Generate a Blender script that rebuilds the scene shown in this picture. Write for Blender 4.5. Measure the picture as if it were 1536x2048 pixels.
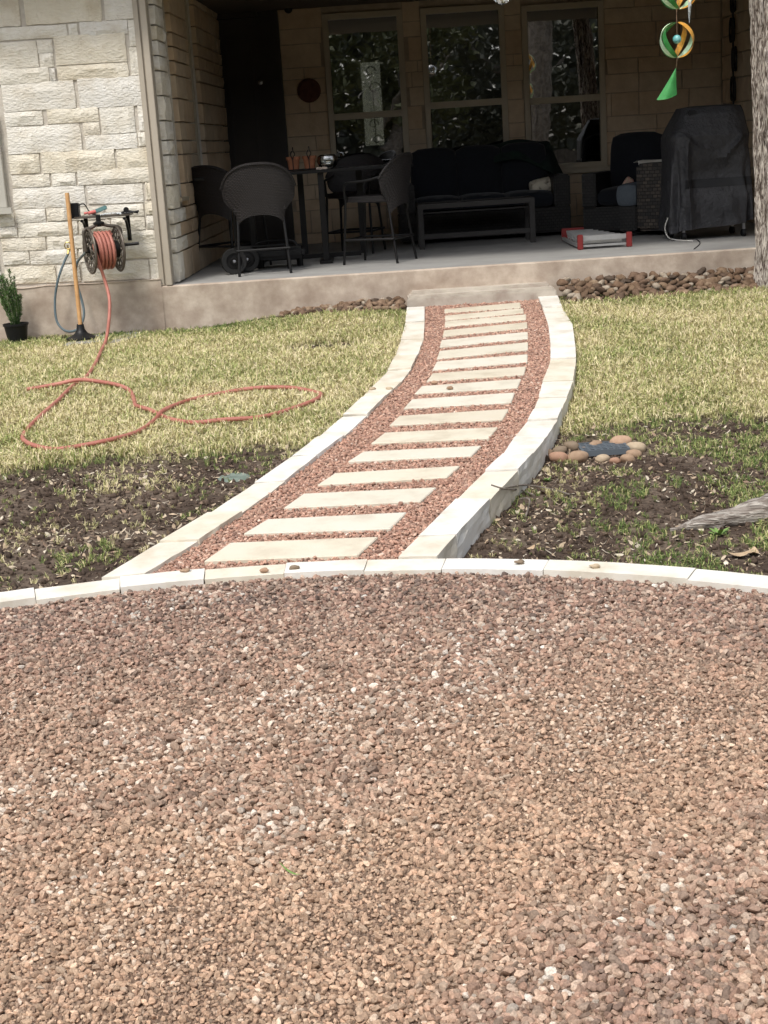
import bpy, bmesh, math, random
import numpy as np
from mathutils import Vector, Matrix, noise, Euler
random.seed(7); rng = np.random.default_rng(7)
for o in list(bpy.data.objects): bpy.data.objects.remove(o)
SC = bpy.context.scene; COL = SC.collection
PI = math.pi; R = math.radians

# ------------------------------------------------------------------ camera
FPX = 2970.0
PITCH = math.atan(732/FPX); ROLL = R(3.7); HC = 1.8
f_ = Vector((0, math.cos(PITCH), -math.sin(PITCH))); u0 = Vector((0, math.sin(PITCH), math.cos(PITCH))); r0 = Vector((1, 0, 0))
RV = math.cos(ROLL)*r0 - math.sin(ROLL)*u0; UV = math.sin(ROLL)*r0 + math.cos(ROLL)*u0
cd = bpy.data.cameras.new('camera'); cam = bpy.data.objects.new('camera', cd); COL.objects.link(cam)
cam.matrix_world = Matrix(((RV.x, UV.x, -f_.x, 0), (RV.y, UV.y, -f_.y, 0), (RV.z, UV.z, -f_.z, HC), (0, 0, 0, 1)))
cd.sensor_fit = 'VERTICAL'; cd.sensor_height = 24; cd.lens = 24*FPX/2048; cd.clip_end = 1500; cd.clip_start = 0.05
SC.camera = cam
SC.render.resolution_x = 768; SC.render.resolution_y = 1024
SC.view_settings.view_transform = 'Standard'; SC.view_settings.look = 'None'
SC.view_settings.gamma = 1; SC.view_settings.use_curve_mapping = False
SC.view_settings.exposure = 0.55
# ------------------------------------------------------------------ light
SUN_EL, SUN_AZ = 58, 205      # azimuth clockwise from +Y
W = bpy.data.worlds.new('World'); SC.world = W; W.use_nodes = True
nt = W.node_tree; nt.nodes.clear()
sk = nt.nodes.new('ShaderNodeTexSky'); sk.sky_type = 'NISHITA'; sk.sun_disc = False
sk.sun_elevation = R(SUN_EL); sk.sun_rotation = R(SUN_AZ); sk.dust_density = 3; sk.air_density = 1.0
hs = nt.nodes.new('ShaderNodeHueSaturation'); hs.inputs['Saturation'].default_value = 0.35
bg = nt.nodes.new('ShaderNodeBackground'); bg.inputs[1].default_value = 0.15
wo = nt.nodes.new('ShaderNodeOutputWorld')
nt.links.new(sk.outputs[0], hs.inputs['Color']); nt.links.new(hs.outputs[0], bg.inputs[0]); nt.links.new(bg.outputs[0], wo.inputs[0])
sl = bpy.data.lights.new('sun', 'SUN'); sl.energy = 1.5; sl.angle = R(11); sl.color = (1, 0.95, 0.87)
so = bpy.data.objects.new('sun', sl); COL.objects.link(so)
sd = Vector((math.sin(R(SUN_AZ))*math.cos(R(SUN_EL)), math.cos(R(SUN_AZ))*math.cos(R(SUN_EL)), math.sin(R(SUN_EL))))
so.rotation_euler = sd.to_track_quat('Z', 'Y').to_euler()

# ------------------------------------------------------------------ helpers
def ray(x, y): return f_*FPX + RV*(x-768) + UV*(1024-y)
def on_y(x, y, Y):
    d = ray(x, y); p = d*(Y/d.y); return Vector((p.x, Y, p.z+HC))
def on_z(x, y, z):
    d = ray(x, y); p = d*((z-HC)/d.z); return Vector((p.x, p.y, z))
def on_plane(x, y, off=0.0):           # the sloping ground plane z = .039 y + off
    d = ray(x, y); t = (off-HC)/(d.z-0.039*d.y); p = d*t; return Vector((p.x, p.y, p.z+HC))
def ss(a, b, v):
    t = min(1, max(0, (v-a)/(b-a))); return t*t*(3-2*t)
def nz(x, y, z=0.0): return noise.noise(Vector((x, y, z)))

def tag(o, label=None, cat=None, group=None, kind=None):
    if label: o['label'] = label
    if cat: o['category'] = cat
    if group: o['group'] = group
    if kind: o['kind'] = kind
    return o
def thing(name, label, cat, loc=(0, 0, 0), rz=0, group=None):
    o = bpy.data.objects.new(name, None); COL.objects.link(o); o.empty_display_size = .1
    o.location = loc; o.rotation_euler = (0, 0, rz); return tag(o, label, cat, group)
def base_of(p):
    v = Vector((0, 0, 0))
    while p: v += Vector(p.location); p = p.parent
    return v
def link(o, parent=None):
    COL.objects.link(o)
    if parent: o.parent = parent
    return o
def copy_tree(o, parent=None):
    c = o.copy(); COL.objects.link(c)
    if parent: c.parent = parent
    for ch in list(o.children): copy_tree(ch, c)
    return c

class MB:
    def __init__(s): s.v = []; s.f = []; s.uv = None
    def add(s, vs, fs):
        n = len(s.v); s.v += [Vector(q) for q in vs]; s.f += [tuple(i+n for i in q) for q in fs]; return s
    def box(s, x0, x1, y0, y1, z0, z1):
        return s.add([(x0,y0,z0),(x1,y0,z0),(x1,y1,z0),(x0,y1,z0),(x0,y0,z1),(x1,y0,z1),(x1,y1,z1),(x0,y1,z1)],
                     [(0,3,2,1),(4,5,6,7),(0,1,5,4),(1,2,6,5),(2,3,7,6),(3,0,4,7)])
    def obox(s, c, ax, ay, az):      # oriented box, half vectors
        c = Vector(c); vs = []
        for k in (-1, 1):
            for i, j in ((-1,-1),(1,-1),(1,1),(-1,1)): vs.append(c+i*Vector(ax)+j*Vector(ay)+k*Vector(az))
        return s.add(vs, [(0,3,2,1),(4,5,6,7),(0,1,5,4),(1,2,6,5),(2,3,7,6),(3,0,4,7)])
    def tube(s, pts, r, n=8, closed=False, cap=True):
        pts = [Vector(p) for p in pts]; m = len(pts); rs = r if isinstance(r, (list, tuple)) else [r]*m
        up = None; n0 = len(s.v)
        for i, p in enumerate(pts):
            a = pts[(i-1) % m] if (closed or i > 0) else p; b = pts[(i+1) % m] if (closed or i < m-1) else p
            t = (b-a).normalized()
            if up is None:
                up = Vector((0, 0, 1)) if abs(t.z) < .9 else Vector((0, 1, 0))
            x = up - t*up.dot(t)
            if x.length < 1e-5: x = t.orthogonal()
            x.normalize(); up = x; y = t.cross(x)
            for k in range(n):
                an = 2*PI*k/n; s.v.append(p + (x*math.cos(an)+y*math.sin(an))*rs[i])
        for i in range(m if closed else m-1):
            for k in range(n):
                a = n0+i*n+k; b = n0+i*n+(k+1) % n; c = n0+((i+1) % m)*n+(k+1) % n; d = n0+((i+1) % m)*n+k
                s.f.append((a, b, c, d))
        if cap and not closed:
            s.f.append(tuple(n0+k for k in range(n))[::-1]); s.f.append(tuple(n0+(m-1)*n+k for k in range(n)))
        return s
    def lathe(s, prof, c=(0,0,0), n=20, axis=None):   # prof: (radius, height)
        c = Vector(c); ax = Vector(axis or (0,0,1)).normalized(); x = ax.orthogonal().normalized(); y = ax.cross(x); n0 = len(s.v)
        for r, h in prof:
            for k in range(n):
                a = 2*PI*k/n; s.v.append(c + ax*h + (x*math.cos(a)+y*math.sin(a))*max(r, 1e-4))
        for i in range(len(prof)-1):
            for k in range(n):
                s.f.append((n0+i*n+k, n0+i*n+(k+1) % n, n0+(i+1)*n+(k+1) % n, n0+(i+1)*n+k))
        return s
    def grid(s, fn, nu, nv, thick=0):
        n0 = len(s.v); P = [[Vector(fn(i/nu, j/nv)) for i in range(nu+1)] for j in range(nv+1)]
        for row in P: s.v += row
        w = nu+1
        for j in range(nv):
            for i in range(nu): s.f.append((n0+j*w+i, n0+j*w+i+1, n0+(j+1)*w+i+1, n0+(j+1)*w+i))
        if thick:
            n1 = len(s.v)
            for j in range(nv+1):
                for i in range(nu+1):
                    a = P[j][min(i+1, nu)]-P[j][max(i-1, 0)]; b = P[min(j+1, nv)][i]-P[max(j-1, 0)][i]
                    nn = a.cross(b); nn = nn.normalized() if nn.length > 1e-9 else Vector((0,0,1))
                    s.v.append(P[j][i]-nn*thick)
            for j in range(nv):
                for i in range(nu): s.f.append((n1+j*w+i, n1+(j+1)*w+i, n1+(j+1)*w+i+1, n1+j*w+i+1))
            for i in range(nu):
                s.f.append((n0+i, n1+i, n1+i+1, n0+i+1)); q = nv*w
                s.f.append((n0+q+i, n0+q+i+1, n1+q+i+1, n1+q+i))
            for j in range(nv):
                s.f.append((n0+j*w, n0+(j+1)*w, n1+(j+1)*w, n1+j*w))
                s.f.append((n0+j*w+nu, n1+j*w+nu, n1+(j+1)*w+nu, n0+(j+1)*w+nu))
        return s
    def mesh(s, name, off=(0,0,0), smooth=False, mat=None):
        off = Vector(off); me = bpy.data.meshes.new(name)
        me.from_pydata([tuple(v-off) for v in s.v], [], s.f); me.validate()
        if smooth:
            me.polygons.foreach_set('use_smooth', [True]*len(me.polygons))
            try: me.set_sharp_from_angle(angle=R(40))
            except Exception: pass
        if mat: me.materials.append(mat)
        me.update(); return me
    def build(s, name, mat, parent=None, smooth=False, world=True, bevel=0):
        off = base_of(parent) if (world and parent) else (0,0,0)
        me = s.mesh(name, off, smooth, mat)
        if bevel:
            bm = bmesh.new(); bm.from_mesh(me); bmesh.ops.remove_doubles(bm, verts=bm.verts, dist=1e-5)
            ed = [e for e in bm.edges if len(e.link_faces) == 2 and e.calc_face_angle(0) > R(30)]
            bmesh.ops.bevel(bm, geom=ed, offset=bevel, segments=2, affect='EDGES'); bm.to_mesh(me); bm.free()
            if smooth: me.polygons.foreach_set('use_smooth', [True]*len(me.polygons))
        o = bpy.data.objects.new(name, me); return link(o, parent)

def spline(pts, n=8, closed=False):
    pts = [Vector(p) for p in pts]; m = len(pts); out = []
    for i in range(m if closed else m-1):
        p = [pts[(i+k) % m] if closed else pts[min(max(i+k, 0), m-1)] for k in (-1, 0, 1, 2)]
        for j in range(n):
            t = j/n
            out.append(.5*((2*p[1])+(p[2]-p[0])*t+(2*p[0]-5*p[1]+4*p[2]-p[3])*t*t+(3*p[1]-p[0]-3*p[2]+p[3])*t**3))
    if not closed: out.append(pts[-1])
    return out

# ------------------------------------------------------------------ materials
def mat(name, c1, c2=None, scale=6, rough=.8, bump=0, bscale=60, metal=0, spec=.3, dist=.01, rand=None, detail=6, c3=None, sheen=0):
    m = bpy.data.materials.new(name); m.use_nodes = True; t = m.node_tree; N = t.nodes; L = t.links
    b = N['Principled BSDF']; b.inputs['Roughness'].default_value = rough; b.inputs['Metallic'].default_value = metal
    b.inputs['Specular IOR Level'].default_value = spec
    if sheen: b.inputs['Sheen Weight'].default_value = sheen
    g = N.new('ShaderNodeNewGeometry')
    col = None
    if c2:
        n = N.new('ShaderNodeTexNoise'); n.inputs['Scale'].default_value = scale; n.inputs['Detail'].default_value = detail; n.inputs['Roughness'].default_value = .62
        L.new(g.outputs['Position'], n.inputs['Vector'])
        r = N.new('ShaderNodeValToRGB'); r.color_ramp.elements[0].position = .32; r.color_ramp.elements[1].position = .68
        r.color_ramp.elements[0].color = (*c1, 1); r.color_ramp.elements[1].color = (*c2, 1)
        if c3: e = r.color_ramp.elements.new(.5); e.color = (*c3, 1)
        L.new(n.outputs['Fac'], r.inputs[0]); col = r.outputs[0]
    if rand:     # per-object tint: list of colours
        oi = N.new('ShaderNodeObjectInfo'); rr = N.new('ShaderNodeValToRGB'); rr.color_ramp.interpolation = 'CONSTANT'
        while len(rr.color_ramp.elements) < len(rand): rr.color_ramp.elements.new(.5)
        for i, c in enumerate(rand): rr.color_ramp.elements[i].position = i/len(rand); rr.color_ramp.elements[i].color = (*c, 1)
        L.new(oi.outputs['Random'], rr.inputs[0])
        if col:
            mx = N.new('ShaderNodeMix'); mx.data_type = 'RGBA'; mx.blend_type = 'MULTIPLY'; mx.inputs[0].default_value = 1
            L.new(col, mx.inputs[6]); L.new(rr.outputs[0], mx.inputs[7]); col = mx.outputs[2]
        else: col = rr.outputs[0]
    if col: L.new(col, b.inputs['Base Color'])
    else: b.inputs['Base Color'].default_value = (*c1, 1)
    if bump:
        n2 = N.new('ShaderNodeTexNoise'); n2.inputs['Scale'].default_value = bscale; n2.inputs['Detail'].default_value = 7; n2.inputs['Roughness'].default_value = .6
        L.new(g.outputs['Position'], n2.inputs['Vector'])
        bp = N.new('ShaderNodeBump'); bp.inputs['Strength'].default_value = bump; bp.inputs['Distance'].default_value = dist
        L.new(n2.outputs['Fac'], bp.inputs['Height']); L.new(bp.outputs[0], b.inputs['Normal'])
    return m
def inst_mat(name, mode, rough=.85, bump=.4, bscale=300):
    m = bpy.data.materials.new(name); m.use_nodes = True; t = m.node_tree; N = t.nodes; L = t.links
    b = N['Principled BSDF']; b.inputs['Roughness'].default_value = rough; b.inputs['Specular IOR Level'].default_value = .25
    a = N.new('ShaderNodeAttribute'); a.attribute_type = 'INSTANCER'; a.attribute_name = 'tint'
    if mode == 'rock':
        g = N.new('ShaderNodeNewGeometry'); n = N.new('ShaderNodeTexNoise'); n.inputs['Scale'].default_value = bscale*.6; n.inputs['Detail'].default_value = 3
        L.new(g.outputs['Position'], n.inputs['Vector'])
        mp = N.new('ShaderNodeMapRange'); mp.inputs[1].default_value = .3; mp.inputs[2].default_value = .7; mp.inputs[3].default_value = .72; mp.inputs[4].default_value = 1.28
        L.new(n.outputs['Fac'], mp.inputs[0])
        mx = N.new('ShaderNodeMix'); mx.data_type = 'RGBA'; mx.blend_type = 'MULTIPLY'; mx.inputs[0].default_value = 1
        L.new(a.outputs['Color'], mx.inputs[6]); L.new(mp.outputs[0], mx.inputs[7]); L.new(mx.outputs[2], b.inputs['Base Color'])
        bp = N.new('ShaderNodeBump'); bp.inputs['Strength'].default_value = bump; bp.inputs['Distance'].default_value = .003
        L.new(n.outputs['Fac'], bp.inputs['Height']); L.new(bp.outputs[0], b.inputs['Normal'])
    else:       # grass: each blade has its own value, each tuft its own greenness
        bl = N.new('ShaderNodeAttribute'); bl.attribute_name = 'blade'
        ad = N.new('ShaderNodeMath'); ad.operation = 'ADD'; L.new(bl.outputs['Fac'], ad.inputs[0]); L.new(a.outputs['Fac'], ad.inputs[1])
        r = N.new('ShaderNodeValToRGB'); cr = r.color_ramp
        cr.elements[0].position = .3; cr.elements[0].color = GR[0]; cr.elements[1].position = 1; cr.elements[1].color = GR[3]
        e = cr.elements.new(.55); e.color = GR[1]; e = cr.elements.new(.78); e.color = GR[2]
        L.new(ad.outputs[0], r.inputs[0]); L.new(r.outputs[0], b.inputs['Base Color'])
    return m
GR = [(.74,.64,.42,1), (.58,.52,.26,1), (.27,.32,.10,1), (.11,.17,.05,1)]
M = {}
M['mortar'] = mat('mortar', (.52,.47,.41), (.62,.58,.51), 14, .95, .5, 90)
CREAM = [(.98,.97,.95),(.97,.94,.89),(1.0,.99,.98),(.98,.96,.92),(.99,.98,.96),(.96,.92,.84),(.98,.97,.96),(.96,.96,.97),(.95,.93,.89)]
def limestone():
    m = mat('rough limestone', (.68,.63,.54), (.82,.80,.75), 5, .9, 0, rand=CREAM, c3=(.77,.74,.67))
    t = m.node_tree; N = t.nodes; L = t.links; g = N.new('ShaderNodeNewGeometry'); b = N['Principled BSDF']
    n = N.new('ShaderNodeTexNoise'); n.inputs['Scale'].default_value = 26; n.inputs['Detail'].default_value = 6; n.inputs['Roughness'].default_value = .6; n.inputs['Distortion'].default_value = .9
    mp = N.new('ShaderNodeMapping'); mp.inputs['Rotation'].default_value = (0, R(25), 0); mp.inputs['Scale'].default_value = (.75, 1, 1.4)
    L.new(g.outputs['Position'], mp.inputs[0]); L.new(mp.outputs[0], n.inputs['Vector'])
    v = N.new('ShaderNodeTexVoronoi'); v.inputs['Scale'].default_value = 42; L.new(mp.outputs[0], v.inputs['Vector'])
    ad = N.new('ShaderNodeMath'); ad.operation = 'MULTIPLY_ADD'; ad.inputs[1].default_value = .35; L.new(v.outputs['Distance'], ad.inputs[0]); L.new(n.outputs['Fac'], ad.inputs[2])
    bp = N.new('ShaderNodeBump'); bp.inputs['Strength'].default_value = .65; bp.inputs['Distance'].default_value = .018
    L.new(ad.outputs[0], bp.inputs['Height']); L.new(bp.outputs[0], b.inputs['Normal']); return m
M['lime'] = limestone()
M['shaded_stone'] = mat('shade-darkened limestone', (.50,.39,.28), (.62,.50,.37), 7, .9, .4, 40, dist=.010, rand=[(1,.98,.95),(.93,.88,.82),(1,.95,.88),(.96,.96,.94)])  # darker copy of the house limestone, patio shade put into the colour
M['shaded_mortar'] = mat('shade-darkened mortar', (.33,.265,.195), (.40,.33,.25), 14, .95, .4, 90)  # mortar darkened likewise, standing in for shade under the patio roof
M['trim'] = mat('trim paint', (.43,.38,.31), (.46,.41,.34), 3, .6, .1, 40)
M['frame'] = mat('window frame', (.42,.36,.27), (.46,.40,.30), 3, .5)
M['frame_light'] = mat('cream window frame', (.46,.44,.39), (.50,.48,.43), 3, .5)
M['door'] = mat('door', (.035,.029,.024), (.045,.037,.03), 4, .45)
M['concrete'] = mat('foundation concrete', (.33,.26,.205), (.60,.52,.43), 4.2, .92, .35, 30, dist=.008, c3=(.45,.37,.30), detail=9)
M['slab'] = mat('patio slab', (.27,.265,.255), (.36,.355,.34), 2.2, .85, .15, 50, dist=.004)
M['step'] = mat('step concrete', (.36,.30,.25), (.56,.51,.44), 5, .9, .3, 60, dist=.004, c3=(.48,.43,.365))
M['curb'] = mat('sawn limestone curb', (.60,.555,.47), (.79,.78,.75), 4.5, .85, .25, 70, dist=.004, rand=[(1,.99,.97),(.97,.93,.86),(1,1,1),(.95,.90,.80),(1,.98,.93)], c3=(.72,.695,.64))
M['flag'] = mat('sawn limestone flag', (.55,.50,.405), (.67,.63,.545), 5, .85, .3, 110, dist=.004, c3=(.66,.615,.515), rand=[(1,1,1),(.95,.94,.91),(1,.98,.94),(.98,.98,.97),(.93,.90,.85)])
M['black'] = mat('black plastic', (.009,.009,.010), rough=.45)
M['blackm'] = mat('black metal', (.012,.0115,.0115), rough=.42, metal=.2)
M['bronze'] = mat('bronze metal', (.10,.085,.07), (.14,.12,.10), 20, .45, metal=.4)
M['dark_beam'] = mat('beam paint', (.10,.085,.07), rough=.7)
M['ceiling'] = mat('ceiling board', (.12,.10,.08), rough=.8)
M['roof'] = mat('roof shingles', (.12,.10,.085), (.18,.155,.13), 20, .9, .6, 60)
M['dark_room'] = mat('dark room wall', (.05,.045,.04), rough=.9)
M['hose_red'] = mat('red hose', (.34,.115,.085), (.50,.21,.165), 5, .5)
M['hose_blue'] = mat('blue hose', (.10,.14,.16), (.15,.19,.21), 12, .45)
M['wood'] = mat('pole wood', (.50,.27,.11), (.62,.37,.17), 18, .55, .15, 60)
M['terra'] = mat('terracotta', (.28,.11,.055), (.34,.14,.075), 14, .8)
M['plaque'] = mat('wall plaque', (.08,.028,.018), (.12,.045,.028), 20, .8, .6, 40)
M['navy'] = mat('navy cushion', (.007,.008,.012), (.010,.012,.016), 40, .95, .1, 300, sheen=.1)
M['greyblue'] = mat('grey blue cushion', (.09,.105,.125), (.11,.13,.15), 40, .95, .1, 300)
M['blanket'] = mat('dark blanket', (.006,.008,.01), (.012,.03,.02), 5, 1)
M['cover'] = mat('grill cover cloth', (.026,.026,.029), (.042,.042,.046), 5, .5, .7, 9, dist=.05, spec=.4)
M['alu'] = mat('aluminium', (.38,.38,.37), (.48,.48,.47), 9, .45, metal=.4)
M['redp'] = mat('red plastic', (.22,.03,.028), rough=.5)
M['white'] = mat('off white', (.7,.68,.62), rough=.6)
M['pillow'] = mat('patterned pillow', (.10,.08,.06), (.62,.57,.46), 14, .95, c3=(.55,.5,.4))
M['shell'] = mat('sea shell', (.62,.48,.38), (.75,.66,.58), 60, .6)
M['brass'] = mat('brass', (.45,.33,.13), rough=.35, metal=.9)
M['rubber'] = mat('tyre rubber', (.02,.02,.02), rough=.7)
M['steel'] = mat('steel', (.4,.4,.42), rough=.3, metal=.9)
M['pinkplastic'] = mat('pink plastic', (.6,.16,.14), rough=.5)
M['teal'] = mat('teal metal', (.13,.24,.24), rough=.4)
M['clear'] = mat('clear packet', (.55,.6,.62), (.75,.78,.8), 70, .2)
M['grate'] = mat('drain grate', (.11,.13,.15), rough=.5)
M['void'] = mat('drain pit', (.006,.006,.006), rough=1)
M['river'] = mat('river stone', (.45,.4,.36), (.85,.85,.85), 22, .8, .35, 90, dist=.004,
                 rand=[(.26,.17,.11),(.36,.25,.17),(.17,.115,.08),(.38,.28,.19),(.28,.19,.13),(.21,.14,.09),(.50,.43,.34),(.24,.16,.11),(.31,.215,.14),(.13,.095,.07)])
M['river2'] = mat('rounded stone', (.7,.66,.62), (1,1,1), 16, .7, .2, 90, dist=.003,
                  rand=[(.48,.32,.22),(.40,.28,.19),(.27,.21,.15),(.52,.42,.30),(.44,.27,.19)])
M['bark'] = mat('stringy bark', (.20,.16,.13), (.62,.55,.48), 30, .95, .9, 55, dist=.02, c3=(.40,.34,.29))
def stringy():
    m = mat('shaggy bark', (.2,.16,.13), rough=.95); t = m.node_tree; N = t.nodes; L = t.links; b = N['Principled BSDF']; g = N.new('ShaderNodeNewGeometry')
    mp = N.new('ShaderNodeMapping'); mp.inputs['Scale'].default_value = (1, 1, .17); mp.inputs['Rotation'].default_value = (0, R(3), 0); L.new(g.outputs['Position'], mp.inputs[0])
    n = N.new('ShaderNodeTexNoise'); n.inputs['Scale'].default_value = 75; n.inputs['Detail'].default_value = 6; n.inputs['Distortion'].default_value = 1.1; L.new(mp.outputs[0], n.inputs['Vector'])
    r = N.new('ShaderNodeValToRGB'); r.color_ramp.elements[0].position = .40; r.color_ramp.elements[0].color = (.10,.075,.06,1); r.color_ramp.elements[1].position = .60; r.color_ramp.elements[1].color = (.66,.60,.53,1)
    e = r.color_ramp.elements.new(.5); e.color = (.36,.31,.27,1); L.new(n.outputs['Fac'], r.inputs[0]); L.new(r.outputs[0], b.inputs['Base Color'])
    bp = N.new('ShaderNodeBump'); bp.inputs['Strength'].default_value = 1; bp.inputs['Distance'].default_value = .02; L.new(n.outputs['Fac'], bp.inputs['Height']); L.new(bp.outputs[0], b.inputs['Normal']); return m
M['bark'] = stringy()
M['root'] = stringy(); _r = [n for n in M['root'].node_tree.nodes if n.type == 'VALTORGB'][0].color_ramp; _r.elements[0].color = (.20,.165,.14,1); _r.elements[1].color = (.34,.30,.265,1); _r.elements[2].color = (.50,.46,.41,1); _m = [n for n in M['root'].node_tree.nodes if n.type == 'MAPPING'][0]; _m.inputs['Scale'].default_value = (.12, 1, 1); _m.inputs['Rotation'].default_value = (0, 0, R(-12))
M['bark2'] = mat('oak bark', (.13,.11,.09), (.30,.26,.22), 14, .95, .9, 30, dist=.03)
M['leaf'] = mat('leaf', (.07,.08,.04), (.17,.18,.085), 1.5, .6)
M['leaf_dark'] = mat('dark leaf', (.07,.073,.055), (.16,.165,.12), 1.5, .6)
M['needle'] = mat('rosemary needles', (.045,.10,.03), (.12,.20,.06), 18, .6)
M['weed'] = mat('weed leaf', (.16,.27,.07), (.22,.34,.10), 20, .6)
M['dryleaf'] = mat('dry leaf', (.40,.28,.17), (.55,.42,.28), 30, .8)
M['bulb'] = mat('turquoise glass ball', (.08,.38,.40), (.3,.6,.58), 12, .12, spec=.6)
M['sgreen'] = mat('green ribbon', (.03,.21,.045), (.08,.32,.10), 9, .28, metal=.25)
M['sgold'] = mat('gold ribbon', (.70,.32,.05), (.78,.42,.08), 9, .28, metal=.35)
M['spale'] = mat('pale ribbon', (.45,.68,.42), (.6,.78,.58), 9, .3, metal=.25)
M['string'] = mat('string', (.35,.22,.14), rough=.8)
M['iron'] = mat('wrought iron', (.01,.01,.01), rough=.6)
M['stem'] = mat('woody stem', (.22,.18,.15), (.46,.41,.36), 28, .95, .8, 50, dist=.012)

def wicker(name, c, cl, sx=38, sz=55):
    m = bpy.data.materials.new(name); m.use_nodes = True; t = m.node_tree; N = t.nodes; L = t.links; b = N['Principled BSDF']
    b.inputs['Roughness'].default_value = .55
    tc = N.new('ShaderNodeTexCoord'); br = N.new('ShaderNodeTexBrick'); br.inputs['Scale'].default_value = 1
    br.inputs['Brick Width'].default_value = 1/sx; br.inputs['Row Height'].default_value = 1/sz; br.inputs['Mortar Size'].default_value = .0035; br.inputs['Mortar Smooth'].default_value = .6
    br.inputs['Color1'].default_value = (*cl, 1); br.inputs['Color2'].default_value = (*c, 1); br.inputs['Mortar'].default_value = (*[k*.25 for k in c], 1)
    mp = N.new('ShaderNodeMapping'); mp.inputs['Rotation'].default_value = (R(90), 0, 0)
    sp = N.new('ShaderNodeSeparateXYZ'); cb = N.new('ShaderNodeCombineXYZ'); ad = N.new('ShaderNodeMath')
    L.new(tc.outputs['Object'], sp.inputs[0]); L.new(sp.outputs[0], ad.inputs[0]); L.new(sp.outputs[1], ad.inputs[1])
    L.new(ad.outputs[0], cb.inputs[0]); L.new(sp.outputs[2], cb.inputs[1]); L.new(cb.outputs[0], br.inputs['Vector'])
    L.new(br.outputs['Color'], b.inputs['Base Color'])
    bp = N.new('ShaderNodeBump'); bp.inputs['Strength'].default_value = .9; bp.inputs['Distance'].default_value = .006; bp.invert = True
    L.new(br.outputs['Fac'], bp.inputs['Height']); L.new(bp.outputs[0], b.inputs['Normal']); return m
M['wicker'] = wicker('brown wicker', (.018,.014,.014), (.032,.025,.025), 60, 75)
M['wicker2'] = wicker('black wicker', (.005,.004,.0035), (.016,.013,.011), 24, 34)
M['wicker3'] = wicker('black brown wicker', (.007,.005,.004), (.075,.055,.04), 20, 30)
def glassm(name, refl=.32, tint=.25):
    m = bpy.data.materials.new(name); m.use_nodes = True; t = m.node_tree; N = t.nodes; L = t.links; N.clear()
    o = N.new('ShaderNodeOutputMaterial'); mx = N.new('ShaderNodeMixShader'); tr = N.new('ShaderNodeBsdfTransparent'); gl = N.new('ShaderNodeBsdfGlossy')
    tr.inputs[0].default_value = (tint, tint*1.02, tint, 1); gl.inputs['Roughness'].default_value = .010; gl.inputs['Color'].default_value = (1, 1, 1, 1)
    lw = N.new('ShaderNodeFresnel'); lw.inputs[0].default_value = 1.5; ad = N.new('ShaderNodeMath'); ad.inputs[1].default_value = refl; L.new(lw.outputs[0], ad.inputs[0])
    L.new(ad.outputs[0], mx.inputs[0]); L.new(tr.outputs[0], mx.inputs[1]); L.new(gl.outputs[0], mx.inputs[2]); L.new(mx.outputs[0], o.inputs[0])
    g = N.new('ShaderNodeNewGeometry'); n = N.new('ShaderNodeTexNoise'); n.inputs['Scale'].default_value = 3.5; n.inputs['Detail'].default_value = 2
    bp = N.new('ShaderNodeBump'); bp.inputs['Strength'].default_value = .05; bp.inputs['Distance'].default_value = .008
    L.new(g.outputs['Position'], n.inputs['Vector']); L.new(n.outputs['Fac'], bp.inputs['Height']); L.new(bp.outputs[0], gl.inputs['Normal'])
    return m
M['glass'] = glassm('window glass')
M['crystal'] = glassm('clear crystal', .25, .9)
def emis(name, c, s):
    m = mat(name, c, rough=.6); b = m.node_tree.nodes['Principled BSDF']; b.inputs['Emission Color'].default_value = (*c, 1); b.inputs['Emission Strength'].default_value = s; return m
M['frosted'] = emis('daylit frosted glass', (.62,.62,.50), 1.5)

# ------------------------------------------------------------------ path edges traced on the sloping ground
Lc = [((814,616),(849,614)),((811,645),(849,643)),((802,679),(847,677)),((790,713),(835,709)),((775,741),(822,737)),((752,765),(802,763)),((724,795),(773,790)),
      ((685,831),(734,829)),((636,873),(689,870)),((584,913),(634,910)),((509,965),(570,961)),((416,1026),(484,1023)),((319,1084),(397,1081)),((203,1154),(289,1146))]
Rc = [((1076,594),(1115,592)),((1085,614),(1124,613)),((1097,650),(1145,648)),((1101,688),(1150,687)),((1101,717),(1152,715)),((1095,739),(1150,735)),((1085,764),(1146,761)),
      ((1077,795),(1134,793)),((1068,819),(1124,816)),((1055,841),(1115,838)),((1030,872),(1094,871)),((1006,908),(1066,907)),((970,941),(1036,939)),((912,998),(980,997)),
      ((837,1074),(912,1070)),((796,1115),(873,1113))]
TOP = .02
LP = [(on_plane(*a, TOP), on_plane(*b, TOP)) for a, b in Lc]
RP = [(on_plane(*a, TOP), on_plane(*b, TOP)) for a, b in Rc]
def polyx(pts, y):
    pts = sorted(pts, key=lambda p: p.y)
    return float(np.interp(y, [p.y for p in pts], [p.x for p in pts]))
LO = [a for a, b in LP]; LI = [b for a, b in LP]; RI = [a for a, b in RP]; RO = [b for a, b in RP]
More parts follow.
